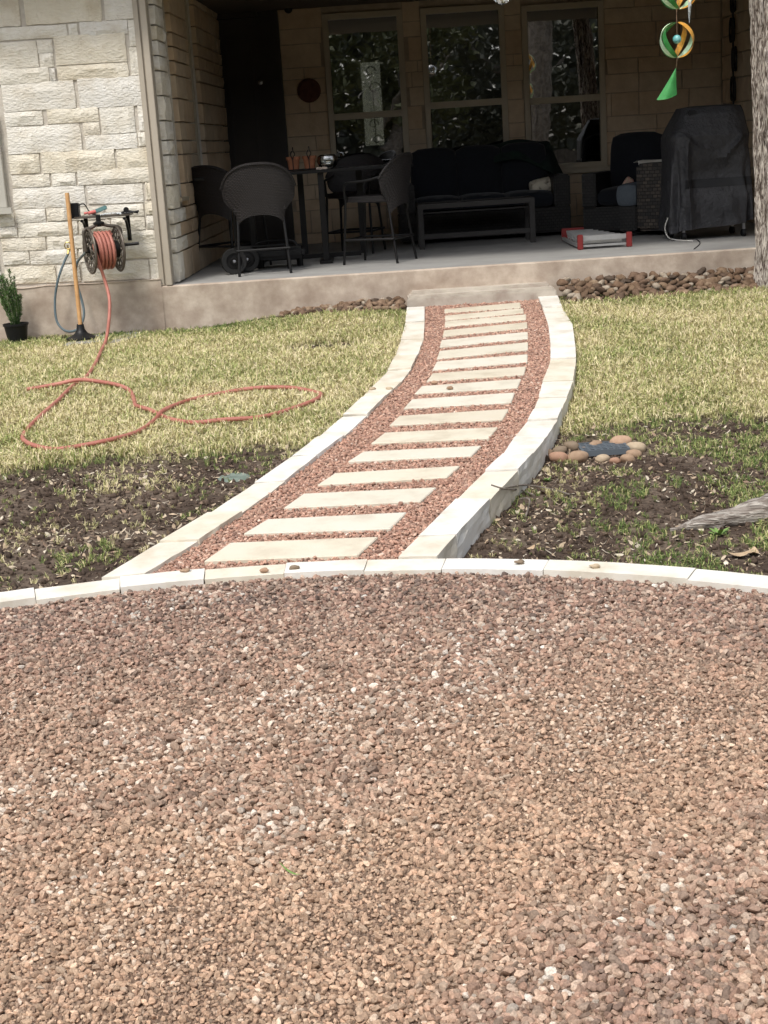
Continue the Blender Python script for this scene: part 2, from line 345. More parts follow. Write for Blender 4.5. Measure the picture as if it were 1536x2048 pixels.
# circle of the gravel bed
cf = [on_plane(x, y, TOP) for x, y in ((0,1184),(100,1172),(200,1157),(300,1146),(450,1131),(600,1124),(750,1118),(900,1114),(1000,1115),(1110,1119),(1205,1123),(1410,1135),(1536,1148))]
A_ = np.array([[2*p.x, 2*p.y, 1] for p in cf]); B_ = np.array([p.x**2+p.y**2 for p in cf])
s_ = np.linalg.lstsq(A_, B_, rcond=None)[0]; CX, CY = s_[0], s_[1]; CR = math.sqrt(s_[2]+CX*CX+CY*CY)
print('circle', CX, CY, CR)
EW = .13
def in_circle(x, y, r=0): return (x-CX)**2+(y-CY)**2 < (CR-r)**2
YSL = 12.6; ZSL = .77; YB = 17.0
PYS, PYE = min(LO[-1].y, RO[-1].y)-.15, 12.34
def region(x, y):
    if in_circle(x, y, EW*.5): return 'circle'
    if y < PYE and y > 5.2 and not in_circle(x, y, 0):
        if polyx(LO, y)+.07 < x < polyx(RO, y)-.07: return 'path'
    if y > 5 and y < 12.6 and x > (polyx(LI, y)+polyx(RI, y))/2 or (y <= 5 and x > 0): return 'right'
    return 'left'
def gz(x, y, reg=None):
    reg = reg or region(x, y); z = .039*min(y, 12.9)
    if reg == 'circle': return z-.008+.010*nz(x*1.3, y*1.3)-.012*ss(5.0, 3.5, y)
    if reg == 'path': return z-.004
    n = .015*nz(x*1.7, y*1.7, 3)+.008*nz(x*6, y*6, 1)
    if reg == 'right': return z-(.02+.085*(1-ss(6.8, 11, y)))+n
    return z-.015-.075*ss(.3, 1.6, -x)*ss(9.5, 12.2, y)+n
def ground_at(px, py):
    off = 0; p = on_plane(px, py, 0)
    for _ in range(6): p = on_plane(px, py, gz(p.x, p.y)-.039*p.y)
    return p
def yb(tbl, x): return float(np.interp(x, [p[0] for p in tbl], [p[1] for p in tbl]))
BL = sorted([(on_plane(*q).x, on_plane(*q).y) for q in ((0,945),(150,925),(330,893),(480,880),(600,868),(690,828))])
BR = sorted([(on_plane(*q).x, on_plane(*q).y) for q in ((1130,830),(1300,815),(1536,790))])
def lawn(x, y):      # 0 bare dirt .. 1 full lawn
    r = region(x, y)
    if r in ('circle', 'path'): return 0
    n = .35*nz(x*1.6, y*1.6, 5)+.2*nz(x*5, y*5, 8)
    b = yb(BL, x) if r == 'left' else yb(BR, x)
    v = ss(-.6, .45, (y-b)*1.2+n*1.3)
    if r == 'left':
        v *= 1-.75*ss(.35, .1, math.hypot((x+.35)/1.6, (y-10.75)/.7))
        v *= 1-.6*ss(-.3, .0, y-12.45)
    return v

# ------------------------------------------------------------------ ground sheet
xs = [-300,-120,-50,-20,-10,-7,-5.5]+list(np.arange(-4.8, 4.81, .04))+[5.5,7,10,20,50,120,300]
ys = [-300,-120,-50,-20,-8,-3,0,.8]+list(np.arange(1.4, 12.9, .04))+[13.5,16,20,50,120,300]
gv = []; gc = []
SOIL = np.array((.125,.095,.073)); SOILD = np.array((.068,.049,.038)); GRS = np.array((.085,.075,.04)); GRAV = np.array((.17,.115,.085)); PATHG = np.array((.22,.145,.11))
for y in ys:
    for x in xs:
        dense = -4.9 < x < 4.9 and 1.3 < y < 13
        r = region(x, y) if dense else ('circle' if in_circle(x, y) else 'left')
        z = gz(x, y, r) if dense else .039*min(max(y, -8), 12.9)-.03
        gv.append((x, y, z))
        if r == 'circle': c = GRAV
        elif r == 'path': c = PATHG
        else:
            l = lawn(x, y) if dense else 1
            c = (SOIL+(SOILD-SOIL)*ss(-.3, .3, nz(x*3, y*3, 9)))*(1-l)+GRS*l
        gc.append((*c, 1))
nx = len(xs)
gf = [(j*nx+i, j*nx+i+1, (j+1)*nx+i+1, (j+1)*nx+i) for j in range(len(ys)-1) for i in range(nx-1)]
me = bpy.data.meshes.new('ground'); me.from_pydata(gv, [], gf)
ca = me.color_attributes.new('soil', 'FLOAT_COLOR', 'POINT'); ca.data.foreach_set('color', np.array(gc, 'f').ravel())
me.polygons.foreach_set('use_smooth', [True]*len(me.polygons))
gm = bpy.data.materials.new('soil'); gm.use_nodes = True; t = gm.node_tree; b = t.nodes['Principled BSDF']; b.inputs['Roughness'].default_value = .95; b.inputs['Specular IOR Level'].default_value = .1
at = t.nodes.new('ShaderNodeAttribute'); at.attribute_name = 'soil'; g = t.nodes.new('ShaderNodeNewGeometry'); n = t.nodes.new('ShaderNodeTexNoise'); n.inputs['Scale'].default_value = 45; n.inputs['Detail'].default_value = 8
mp = t.nodes.new('ShaderNodeMapRange'); mp.inputs[1].default_value = .3; mp.inputs[2].default_value = .7; mp.inputs[3].default_value = .55; mp.inputs[4].default_value = 1.5
mx = t.nodes.new('ShaderNodeMix'); mx.data_type = 'RGBA'; mx.blend_type = 'MULTIPLY'; mx.inputs[0].default_value = 1
t.links.new(g.outputs['Position'], n.inputs['Vector']); t.links.new(n.outputs['Fac'], mp.inputs[0]); t.links.new(at.outputs['Color'], mx.inputs[6]); t.links.new(mp.outputs[0], mx.inputs[7]); t.links.new(mx.outputs[2], b.inputs['Base Color'])
bp = t.nodes.new('ShaderNodeBump'); bp.inputs['Strength'].default_value = .8; bp.inputs['Distance'].default_value = .02; t.links.new(n.outputs['Fac'], bp.inputs['Height']); t.links.new(bp.outputs[0], b.inputs['Normal'])
me.materials.append(gm); go = link(bpy.data.objects.new('ground', me)); tag(go, 'yard soil under the lawn, the bare dirt and the gravel', kind='structure')

# ------------------------------------------------------------------ instanced stuff
PROTO = {}
def proto_coll(key, meshes):
    c = bpy.data.collections.new(key)
    for i, m_ in enumerate(meshes): c.objects.link(bpy.data.objects.new('%s_piece_%02d' % (key, i), m_))
    PROTO[key] = c; return c
def scatter(name, coll, P, rot, scl, idx, tint, label, parent=None):
    me = bpy.data.meshes.new(name); me.vertices.add(len(P)); me.vertices.foreach_set('co', np.asarray(P, 'f').ravel())
    for nm, ty, ar in (('rot', 'FLOAT_VECTOR', rot), ('scl', 'FLOAT_VECTOR', scl)):
        a = me.attributes.new(nm, ty, 'POINT'); a.data.foreach_set('vector', np.asarray(ar, 'f').ravel())
    a = me.attributes.new('idx', 'INT', 'POINT'); a.data.foreach_set('value', np.asarray(idx, 'i'))
    a = me.attributes.new('tint', 'FLOAT_COLOR', 'POINT'); a.data.foreach_set('color', np.asarray(tint, 'f').ravel())
    o = link(bpy.data.objects.new(name, me), parent)
    ng = bpy.data.node_groups.new(name, 'GeometryNodeTree'); ng.interface.new_socket('Geometry', in_out='INPUT', socket_type='NodeSocketGeometry'); ng.interface.new_socket('Geometry', in_out='OUTPUT', socket_type='NodeSocketGeometry')
    N = ng.nodes; L = ng.links; gi = N.new('NodeGroupInput'); g2 = N.new('NodeGroupOutput'); ip = N.new('GeometryNodeInstanceOnPoints')
    ci = N.new('GeometryNodeCollectionInfo'); ci.inputs['Collection'].default_value = coll; ci.inputs['Separate Children'].default_value = True; ci.inputs['Reset Children'].default_value = True
    def na(nm, ty):
        q = N.new('GeometryNodeInputNamedAttribute'); q.data_type = ty; q.inputs['Name'].default_value = nm; return q.outputs['Attribute']
    ip.inputs['Pick Instance'].default_value = True
    e2 = N.new('FunctionNodeEulerToRotation')
    L.new(gi.outputs[0], ip.inputs['Points']); L.new(ci.outputs[0], ip.inputs['Instance']); L.new(na('idx', 'INT'), ip.inputs['Instance Index'])
    L.new(na('rot', 'FLOAT_VECTOR'), e2.inputs[0]); L.new(e2.outputs[0], ip.inputs['Rotation']); L.new(na('scl', 'FLOAT_VECTOR'), ip.inputs['Scale']); L.new(ip.outputs[0], g2.inputs[0])
    md = o.modifiers.new('scatter', 'NODES'); md.node_group = ng
    return tag(o, label, kind='stuff')
def rock_mesh(name, sub, seed, rough=.35, mat_=None, sq=(1,1,1), cuts=7, sharp=0):
    bm = bmesh.new(); bmesh.ops.create_icosphere(bm, subdivisions=sub, radius=1)
    rr = random.Random(seed); pl = []
    for _ in range(cuts):
        d = Vector((rr.gauss(0,1), rr.gauss(0,1), rr.gauss(0,1))).normalized(); pl.append((d, rr.uniform(.52, .82) if sharp else rr.uniform(.62, .9)))
    for v in bm.verts:
        for d, h in pl:
            k = v.co.dot(d)
            if k > h: v.co -= d*(k-h)*.9
        v.co *= 1+rough*noise.noise(v.co*1.3+Vector((seed*3.1, 0, 0)))
        v.co = Vector((v.co.x*sq[0], v.co.y*sq[1], v.co.z*sq[2]))
    m_ = bpy.data.meshes.new(name); bm.to_mesh(m_); bm.free(); m_.polygons.foreach_set('use_smooth', [True]*len(m_.polygons))
    if sharp: m_.set_sharp_from_angle(angle=R(sharp))
    if mat_: m_.materials.append(mat_)
    return m_
gmat = inst_mat('granite gravel', 'rock', .9, .5, 320)
grav = proto_coll('gravel', [rock_mesh('gravel', 2, 11+i, .22, gmat, (1.15+.2*(i % 3), 1.0, .78), 12, 22) for i in range(10)])
dmat = inst_mat('soil crumbs', 'rock', .95, .6, 200)
clod = proto_coll('clod', [rock_mesh('clod', 2, 71+i, .8, dmat, (1, .9, .7)) for i in range(6)])

# ---- gravel in the round bed
def jitter(x0, x1, y0, y1, step):
    X, Y = np.meshgrid(np.arange(x0, x1, step), np.arange(y0, y1, step)); X = X.ravel(); Y = Y.ravel()
    return X+rng.uniform(-.5, .5, X.size)*step, Y+rng.uniform(-.5, .5, Y.size)*step
PALK = np.array([(.345,.22,.168),(.28,.18,.14),(.385,.26,.20),(.22,.15,.12),(.41,.295,.225),(.325,.23,.18),(.45,.35,.28),(.17,.125,.105),(.31,.195,.15),(.27,.205,.165)])
PALE = np.array([(.56,.49,.42),(.60,.55,.49),(.47,.41,.35),(.52,.42,.34)])
PALESPOT = [(on_plane(x_, y_).x, on_plane(x_, y_).y, g_, a_) for x_, y_, g_, a_ in ((340,1500,.20,.55),(600,1650,.22,.6),(90,1560,.16,.45),(880,1400,.25,.5),(380,1700,.10,.5),(1200,1400,.12,.35),(560,1380,.2,.3),(1090,1960,.10,.3))]
def gravel_pts(X, Y, zf, smin, smax, dust=True):
    n = X.size; Z = np.array([zf(a, b) for a, b in zip(X, Y)])
    s = smin+(smax-smin)*rng.beta(1.6, 3.2, n)
    cl = np.array([nz(a*2.2, b*2.2, 4) for a, b in zip(X, Y)]); cl2 = np.array([nz(a*1.1, b*1.1, 14)+.4*nz(a*5, b*5, 2) for a, b in zip(X, Y)])
    c = PALK[rng.integers(0, len(PALK), n)]
    pw = np.clip(.03+.42*np.clip(cl, 0, 1)*2*(1 if dust else .3), 0, .6); pw = pw*.7
    if dust:
        for gx_, gy_, gr_, ga_ in PALESPOT: pw = pw+ga_*np.exp(-((X-gx_)**2+((Y-gy_)*1.2)**2)/gr_**2)
    pm = rng.random(n) < pw*.55
    c = np.where(pm[:, None], PALE[rng.integers(0, len(PALE), n)], c)
    if dust:
        near = np.clip((5.2-Y)/1.9, 0, 1)[:, None]*np.clip(.75+1.1*cl2, .2, 1)[:, None]
        c = c*1.04*(1-near)+near*(c*.60+.53*np.array((.55,.375,.24)))
        s = s*(1-.25*np.clip(cl2*1.8, -.6, 1)*np.clip((5-Y), 0, 1))
    c = c*rng.uniform(.66, 1.24, n)[:, None]
    P = np.stack([X, Y, Z+rng.uniform(-.7, .75, n)*s], 1)
    rot = np.stack([rng.normal(0, .45, n), rng.normal(0, .45, n), rng.uniform(0, 6.28, n)], 1)
    return P, rot, np.stack([s, s, s], 1), rng.integers(0, 10, n), np.concatenate([c, np.ones((n, 1))], 1)
X, Y = jitter(-3.0, 3.0, 2.0, 5.9, .0122)
vis = np.abs(X) < .30*Y+.75
k = vis & ((X-CX)**2+(Y-CY)**2 < (CR-EW-.005)**2); X, Y = X[k], Y[k]
print('gravel', X.size)
P, rot, scl, idx, tint = gravel_pts(X, Y, lambda a, b: gz(a, b, 'circle')+.003, .0048, .0155)
scatter('pink_gravel', grav, P, rot, scl, idx, tint, 'loose pink and tan granite gravel filling the round bed in front')
X, Y = jitter(-3.0, 3.0, 2.0, 5.9, .0088)
k = (np.abs(X) < .29*Y+.45) & ((X-CX)**2+(Y-CY)**2 < (CR-EW-.004)**2); X, Y = X[k], Y[k]; n = X.size; print('fines', n)
Z = np.array([gz(a, b, 'circle') for a, b in zip(X, Y)]); s = rng.uniform(.0026, .0062, n); c = PALK[rng.integers(0, len(PALK), n)]
near = np.clip((5.1-Y)/1.6, 0, 1)[:, None]; c = (c*(1-near)+near*(c*.5+.42*np.array((.50,.35,.24))))*rng.uniform(.5, 1.05, n)[:, None]
scatter('fine_gravel', grav, np.stack([X, Y, Z+.001], 1), np.stack([rng.uniform(0, 6, n)]*3, 1), np.stack([s]*3, 1), rng.integers(0, 10, n), np.concatenate([c, np.ones((n, 1))], 1), 'fine chips and grit filling the gaps of the pink gravel bed')
SLABS = [(( 638,268),(636,252),(1025,217),(1028,243)),((640,307),(640,285),(1040,247),(1043,270)),((638,340),(640,314),(1055,278),(1055,303)),((628,390),(635,360),(1060,318),(1062,346)),
 ((612,445),(622,410),(1063,367),(1065,400)),((597,505),(612,465),(1065,420),(1065,458)),((575,562),(597,520),(1063,482),(1062,520)),((545,620),(575,580),(1055,545),(1045,585)),
 ((483,683),(520,645),(1030,608),(1012,652)),((428,758),(470,712),(997,678),(980,728)),((355,845),(405,797),(967,762),(935,815))]
SLB2 = [((875,170),(945,115),(1525,87),(1480,143)),((757,262),(835,212),(1440,182),(1390,233)),((600,382),(690,322),(1330,285),(1265,343)),((428,500),(530,427),(1210,395),(1130,465)),
 ((222,632),(345,558),(1058,522),(975,605)),((20,772),(155,678),(912,648),(810,740))]
quads = [[(x/2.56+640, y/2.56+520) for x, y in q] for q in SLABS]+[[(x/2.56+400, y/2.56+820) for x, y in q] for q in SLB2]
# ---- gravel in the path
X, Y = jitter(-1.2, 1.7, 5.3, 12.36, .0125)
k = np.array([(polyx(LI, b)-.03 < a < polyx(RI, b)+.03) and not in_circle(a, b, -.01) for a, b in zip(X, Y)]); X, Y = X[k], Y[k]

def _in(q, x, y):
    ins = np.ones(x.shape, bool); n_ = len(q)
    cx_ = sum(p.x for p in q)/n_; cy_ = sum(p.y for p in q)/n_
    for i in range(n_):
        a_, b_ = q[i], q[(i+1) % n_]; sg = (b_.x-a_.x)*(cy_-a_.y)-(b_.y-a_.y)*(cx_-a_.x)
        ins &= ((b_.x-a_.x)*(y-a_.y)-(b_.y-a_.y)*(x-a_.x))*np.sign(sg) > .006*math.hypot(b_.x-a_.x, b_.y-a_.y)
    return ins
for q_ in quads: 
    k = ~_in([on_plane(x_, y_, .014) for x_, y_ in q_], X, Y); X, Y = X[k], Y[k]
print('path gravel', X.size)
P, rot, scl, idx, tint = gravel_pts(X, Y, lambda a, b: .039*b-.001, .0055, .0125, False)
tint[:, :3] = (tint[:, :3]*.75+.25*np.array((.42,.28,.215)))*np.array((1.27, 1.14, 1.10))
scatter('path_gravel', grav, P, rot, scl, idx, tint, 'reddish granite gravel between the stepping slabs of the path')

# ------------------------------------------------------------------ path: slabs, edging
def prism(top, z_of, h, name, material, parent, bevel=.004, sub=0, rough=0, seed=0):
    bm = bmesh.new(); n = len(top)
    tv = [bm.verts.new((p[0], p[1], z_of(p[0], p[1]))) for p in top]; bv = [bm.verts.new((p[0], p[1], z_of(p[0], p[1])-h)) for p in top]
    bm.faces.new(tv); bm.faces.new(bv[::-1])
    for i in range(n): bm.faces.new((tv[i], bv[i], bv[(i+1) % n], tv[(i+1) % n]))
    bmesh.ops.recalc_face_normals(bm, faces=bm.faces)
    if rough:
        side = [e for e in bm.edges]
        bmesh.ops.subdivide_edges(bm, edges=side, cuts=sub, use_grid_fill=True)
        for v in bm.verts:
            q = Vector((v.co.x*14, v.co.y*14, v.co.z*22+seed)); kf = 1.0 if v.co.z < z_of(v.co.x, v.co.y)-.004 else .3
            v.co += Vector((noise.noise(q), noise.noise(q+Vector((9, 0, 0))), 0))*rough*kf
            v.co.z += noise.noise(q*.5)*rough*.2
    elif bevel:
        bmesh.ops.bevel(bm, geom=[e for e in bm.edges if e.is_manifold and max(v.co.z-z_of(v.co.x, v.co.y) for v in e.verts) > -.001], offset=bevel, segments=1, affect='EDGES')
    off = base_of(parent)
    bmesh.ops.translate(bm, verts=bm.verts, vec=-off)
    m_ = bpy.data.meshes.new(name); bm.to_mesh(m_); bm.free(); m_.materials.append(material)
    return link(bpy.data.objects.new(name, m_), parent)
path = thing('path', 'curved path of pale stepping slabs and pink gravel', None, (.4, 8.8, .34)); path['kind'] = 'structure'; del path['label']; path['label'] = 'curved garden path of pale slabs from gravel bed to patio step'
SLABQ = []
for q in quads:
    w = [on_plane(x, y, .014) for x, y in q]; SLABQ.append(w)
    prism(w, lambda a, b: .039*b+.014, .035, 'paving_slab', M['flag'], path, .004)
def edging(name, label, pairs, parent_loc, botd, seed=0):
    t_ = thing(name, label, 'stone edging', parent_loc)
    for i in range(len(pairs)-1):
        (a0, b0), (a1, b1) = pairs[i], pairs[i+1]
        gap = .0036; d = (a1-a0).normalized()*gap; e = (b1-b0).normalized()*gap
        dz = .006*math.sin(i*2.3+seed)
        top = [a0+d, b0+e, b1-e, a1-d]
        q = [(p.x, p.y) for p in top]
        prism(q, lambda a, b, dz=dz: .039*b+TOP+dz, botd, 'curb_stone', M['curb'], t_, rough=.011, sub=5, seed=i*5+seed)
    return t_
edging('stone_edging', 'cream stone edging along the left side of the path', LP, (-.3, 8.8, .34), .12, 1)
edging('stone_edging', 'cream stone edging along the right side of the path, beside the drain', RP, (1, 8.8, .34), .19, 2)
# circle edging
ce = thing('stone_edging', 'curved pale stone edging around the round gravel bed', 'stone edging', (CX, CY, .1))
jx = [-260,-100,68,239,410,572,735,892,1098,1392,1660]
pj = []
for i, x in enumerate(jx):
    # point of the outer circle seen at this column
    best = min((abs((on_plane_pt := Vector((CX+CR*math.cos(a), CY+CR*math.sin(a), .039*(CY+CR*math.sin(a))+TOP)), 0)[1]) for a in [0]), default=0)
def proj(p):
    v = p-Vector((0, 0, HC)); c = v.dot(f_); return 768+FPX*v.dot(RV)/c, 1024-FPX*v.dot(UV)/c
def ang_for(x):
    lo, hi = R(10), R(170)
    for _ in range(40):
        m_ = (lo+hi)/2; yy = CY+CR*math.sin(m_); px = proj(Vector((CX+CR*math.cos(m_), yy, .039*yy+TOP)))[0]
        if px > x: lo = m_
        else: hi = m_
    return (lo+hi)/2
angs = [ang_for(x) for x in jx]; stp = angs[1]-angs[2]
angs = [angs[0]+stp*k for k in range(6, 0, -1)]+angs; stp2 = angs[-2]-angs[-1]; angs += [angs[-1]-.16*k for k in range(1, 6)]
for i in range(len(angs)-1):
    a0, a1 = angs[i], angs[i+1]; dd = .0004*math.copysign(1, a1-a0); q = []
    wv = EW+.008*math.sin(i*1.7)
    for j in range(5): a = a0+dd+(a1-a0-2*dd)*j/4; q.append((CX+CR*math.cos(a), CY+CR*math.sin(a)))
    for j in range(4, -1, -1): a = a0+dd+(a1-a0-2*dd)*j/4; q.append((CX+(CR-wv)*math.cos(a), CY+(CR-wv)*math.sin(a)))
    dz = .004*math.sin(i*2.9)
    prism(q, lambda a, b, dz=dz: .039*b+TOP+dz-.004, .14, 'curb_stone', M['curb'], ce, rough=.006, sub=1, seed=i*3)
# loose gravel bits on the edging
GB = []
for k_, (px, py) in enumerate([(528,1140),(588,1135),(370,1141),(1039,1124),(1190,1132),(900,776),(868,765),(744,778),(779,777)]):
    p = on_plane(px, py, TOP+.004); o = bpy.data.objects.new('pebble', rock_mesh('pebble', 2, 300+k_, .4, M['river2'], (1.2, .8, .6))); o.location = p; o.scale = (.017,)*3 if py > 1000 else (.02,)*3; link(o)
    pos = ['dark pebble lying on the curved edging left of centre', 'larger dark pebble lying on the curved edging below the first slab', 'pebble on the curved edging near the left path corner', 'tiny pebble on the curved edging right of the path', 'tiny pebble on the pale curved edging further right', 'small stone lying on a path slab halfway up', 'small stone left of another on a path slab', 'pebble on the left path edging', 'pebble on the left path edging, nearer the gravel'][k_]
    tag(o, pos, 'pebble', 'stray pebbles on the path')

# ------------------------------------------------------------------ step and patio slab
stp_ = thing('doorstep', None, None, (.85, 12.45, .48)); stp_['kind'] = 'structure'; stp_['label'] = 'low concrete step between the path and the patio slab'
a = on_y(816, 590, 12.33); b = on_y(1110, 571, 12.33); xl, xr = a.x, b.x
MB().box(xl, xr, 12.36, YSL+.02, .35, .575).build('tread', M['step'], stp_, bevel=.012)
MB().box(xl-.012, xr+.012, 12.325, 12.362, .35, .555).build('riser', M['step'], stp_, bevel=.008)
MB().box(xl+.03, xr-.03, 12.47, YSL+.02, .565, .600).build('upper_lip', M['step'], stp_, bevel=.01)
ps = MB(); ps.grid(lambda u, v: (-1.98+u*6.6, YSL+.012*nz(u*14, 1)*1.2+.004*nz(u*60, 4), .30+v*(ZSL-.30-.012)), 120, 4)
ps.grid(lambda u, v: (-1.98+u*6.6, YSL+.012*nz(u*14, 1)*1.2+.004*nz(u*60, 4)+v*.03, ZSL-.012+.012*math.sin(v*PI/2)), 120, 3)
sf = MB(); sf.grid(lambda u, v: (-1.98+u*6.6, YSL+.03+.012*nz(u*14, 1)*1.2+.004*nz(u*60, 4)*(1-v)+v*(YB+.1-YSL-.03), ZSL), 120, 4)
pat = thing('patio_slab', None, None, (1.2, 14.8, ZSL)); pat['kind'] = 'structure'; pat['label'] = 'grey concrete patio floor with a rough tan front edge'
ps.build('slab_edge', M['concrete'], pat, smooth=True); sf.build('patio_floor', M['slab'], pat)

# ------------------------------------------------------------------ house
house = thing('house', 'pale limestone house with a deep shaded patio and three windows', 'house', (0, 15, ZSL))
def stone_protos(tag_, m_, n, nu=6, nv=4, amp=.10, seed=0):
    out = []
    for k in range(n):
        def fn(u, v):
            iu, iv = round(u*nu), round(v*nv); ring = min(iu, nu-iu, iv, nv-iv)
            def rm(i, n, ed):
                if i == 0: return 0
                if i == n: return 1
                return ed+(1-2*ed)*(i-1)/(n-2)
            x, z = rm(iu, nu, .004)-.5, rm(iv, nv, .008)-.5
            if ring == 1: x *= 1; z *= 1
            y = .5 if ring == 0 else (-.28 if ring == 1 else -.42)
            if ring > 0: y += amp*(1.0 if ring == 1 else 2.2)*nz(x*4.1+k*7+seed, z*3.1+k, k*1.3)
            j = .016*nz(x*5+k*3, z*5, 5) if ring <= 1 else 0; j2 = .03*nz(x*5+k*3, z*5, 9) if ring <= 1 else 0
            return (x+j, y, z+j2)
        out.append(MB().grid(fn, nu, nv).mesh(tag_, smooth=True, mat=m_))
    return out
LPR = stone_protos('stone', M['lime'], 10, 8, 5, .12, 3); PPR = stone_protos('stone', M['shaded_stone'], 6, 5, 4, .10, 9)
def put_stone(parent, protos, c, w, h, d, rz=0, tilt=0):
    o = bpy.data.objects.new('stone', random.choice(protos)); o.location = Vector(c)-base_of(parent); o.scale = (w, d, h)
    o.rotation_euler = (0, tilt, rz); return link(o, parent)
def ashlar(parent, x0, x1, z0, z1, place, protos, holes=(), rs=1):
    r_ = random.Random(rs); z = z0
    while z < z1-.03:
        h = r_.choice((.12, .12, .20, .25, .16)); h = min(h, z1-z); x = x0-r_.uniform(0, .3)
        while x < x1:
            w = r_.uniform(.22, .62) if h > .13 else r_.uniform(.25, .75)
            a, b = max(x, x0), min(x+w, x1); segs = [(a, b)]
            for (hx0, hx1, hz0, hz1) in holes:
                if z+h > hz0+.02 and z < hz1-.02:
                    ns = []
                    for (p, q) in segs:
                        if q <= hx0 or p >= hx1: ns.append((p, q)); continue
                        if p < hx0: ns.append((p, hx0))
                        if q > hx1: ns.append((hx1, q))
                    segs = ns
            for p, q in segs:
                if q-p > .05: place((p+q)/2, z+h/2, q-p-.012, h-.012)
            x += w
        z += h
# --- front-left wall
fw = MB()
ZT = 3.35; XC = -1.765                       # corner of the front wall
wl = on_y(-200, 225, YSL); win_r = on_y(3, 320, YSL).x; wz1 = on_y(0, 222, YSL).z; wz0 = on_y(0, 416, YSL).z
YW = 12.66
fw.box(-8, win_r-1.0, YW, YW+.2, .8, ZT); fw.box(win_r, XC, YW, YW+.2, .8, ZT); fw.box(win_r-1.0, win_r, YW, YW+.2, .8, wz0); fw.box(win_r-1.0, win_r, YW, YW+.2, wz1, ZT)
wall1 = fw.build('front_wall', M['mortar'], house)
Z1 = 3.657
st1 = [((-60,-60),(140,188)),((155,-80),(738,150)),((748,-60),(998,132)),((-60,205),(480,268)),((493,172),(558,262)),((572,158),(925,245)),((930,142),(1005,335)),
 ((-60,312),(270,488)),((262,292),(375,382)),((280,388),(385,488)),((385,262),(920,448)),((940,345),(1035,550)),((-60,508),(350,600)),((355,497),(402,588)),((410,482),(935,562)),
 ((0,612),(548,792)),((558,575),(1052,768)),((22,822),(305,912)),((335,800),(712,887)),((722,785),(985,970)),((1000,770),(1078,955)),((600,897),(722,985)),
 ((35,930),(590,1103)),((612,990),(1000,1082)),((1005,968),(1088,1065)),((55,1135),(285,1265)),((292,1115),(838,1247)),((845,1088),(1100,1228)),
 ((75,1285),(358,1365)),((370,1270),(545,1358)),((555,1245),(1112,1332))]
st2 = [((82,100),(618,230)),((628,80),(1045,200)),((1055,55),(1125,180)),((-60,285),(95,378)),((105,255),(325,345)),((332,245),(490,335)),((500,240),(760,325)),((768,222),(1045,305)),((1055,195),(1140,290)),
 ((-60,388),(115,458)),((120,355),(560,442)),((570,338),(800,425)),((808,318),(1055,400)),((1065,300),(1150,395)),((0,470),(328,550)),((335,453),(600,538)),((610,436),(870,525)),((880,412),(1165,500)),
 ((10,565),(205,655)),((210,555),(560,645)),((570,545),(870,630)),((880,512),(1168,605)),((25,680),(400,790)),((410,662),(580,780)),((590,645),(1085,762)),((1090,615),(1175,800))]
for L_, oy in ((st1, 0), (st2, 350)):
    for (ax, ay), (bx, by) in L_:
        x0, y0, x1, y1 = ax/Z1, oy+ay/Z1, bx/Z1, oy+by/Z1
        TL = on_y(x0, y0, YSL); BRt = on_y(x1, y1, YSL)
        sl_ = math.tan(R(3.7))-math.tan(R(3.4-.9*ss(60, 460, y0)))   # residual course slope
        w = BRt.x-TL.x; h = TL.z-BRt.z-w*sl_
        put_stone(wall1, LPR, ((TL.x+BRt.x)/2, YW+.006, (TL.z+BRt.z)/2), w+.010, h-.001, .058+.016*random.random(), tilt=sl_)
# more courses out of the frame
ashlar(wall1, -8, on_y(-20, 320, YSL).x-.03, .86, ZT, lambda cx, cz, w, h: put_stone(wall1, LPR, (cx, YW+.006, cz), w, h, .062), LPR, [(win_r-1.0, win_r, wz0, wz1)], 3)
zt0 = on_y(0, -18, YSL).z
ashlar(wall1, on_y(-20, 320, YSL).x, XC, zt0+.04, ZT, lambda cx, cz, w, h: put_stone(wall1, LPR, (cx, YW+.006, cz), w, h, .062), LPR, (), 5)
# foundation
fd = MB()
fd.grid(lambda u, v: (-8+u*(8+XC+.02), YSL-.003+.008*nz(u*40, v*2)+.01*v, .25+v*(ZSL+.058-.25+.014*nz(u*30, 2))), 140, 6)
fd.grid(lambda u, v: (-8+u*(8+XC+.02), YSL+.10*v+.010*nz(u*40, 2)*(1-v), ZSL+.058+.014*nz(u*30, 2)+.004*v), 140, 1)
fd.build('foundation', M['concrete'], house, smooth=True)
# corner post
tp = on_y(272, 0, YSL); 
post = MB()
for (x0, x1, y0) in ((XC+.003, XC+.045, YSL+.025), (XC+.045, XC+.062, YSL+.045), (XC+.062, XC+.112, YSL+.01)): post.box(x0, x1, y0, y0+.16, ZSL+.001, ZT)
post.build('corner_post', M['trim'], house, bevel=.004)
# left window at the frame edge
wf = MB(); wf.box(win_r-.06, win_r, YW-.06, YW+.1, wz0, wz1); wf.box(win_r-1.0, win_r-.94, YW-.06, YW+.1, wz0, wz1); wf.box(win_r-.94, win_r-.06, YW-.06, YW+.1, wz1-.06, wz1); wf.box(win_r-.94, win_r-.06, YW-.06, YW+.1, wz0, wz0+.05)
w0 = wf.build('window', M['frame_light'], house, bevel=.004)
MB().box(win_r-.94, win_r-.06, YW, YW+.012, wz0+.05, wz1-.06).build('pane', M['glass'], w0)
MB().box(win_r-1.04, win_r+.04, YW-.10, YW-.06, wz0-.05, wz0).build('sill', M['frame_light'], w0)
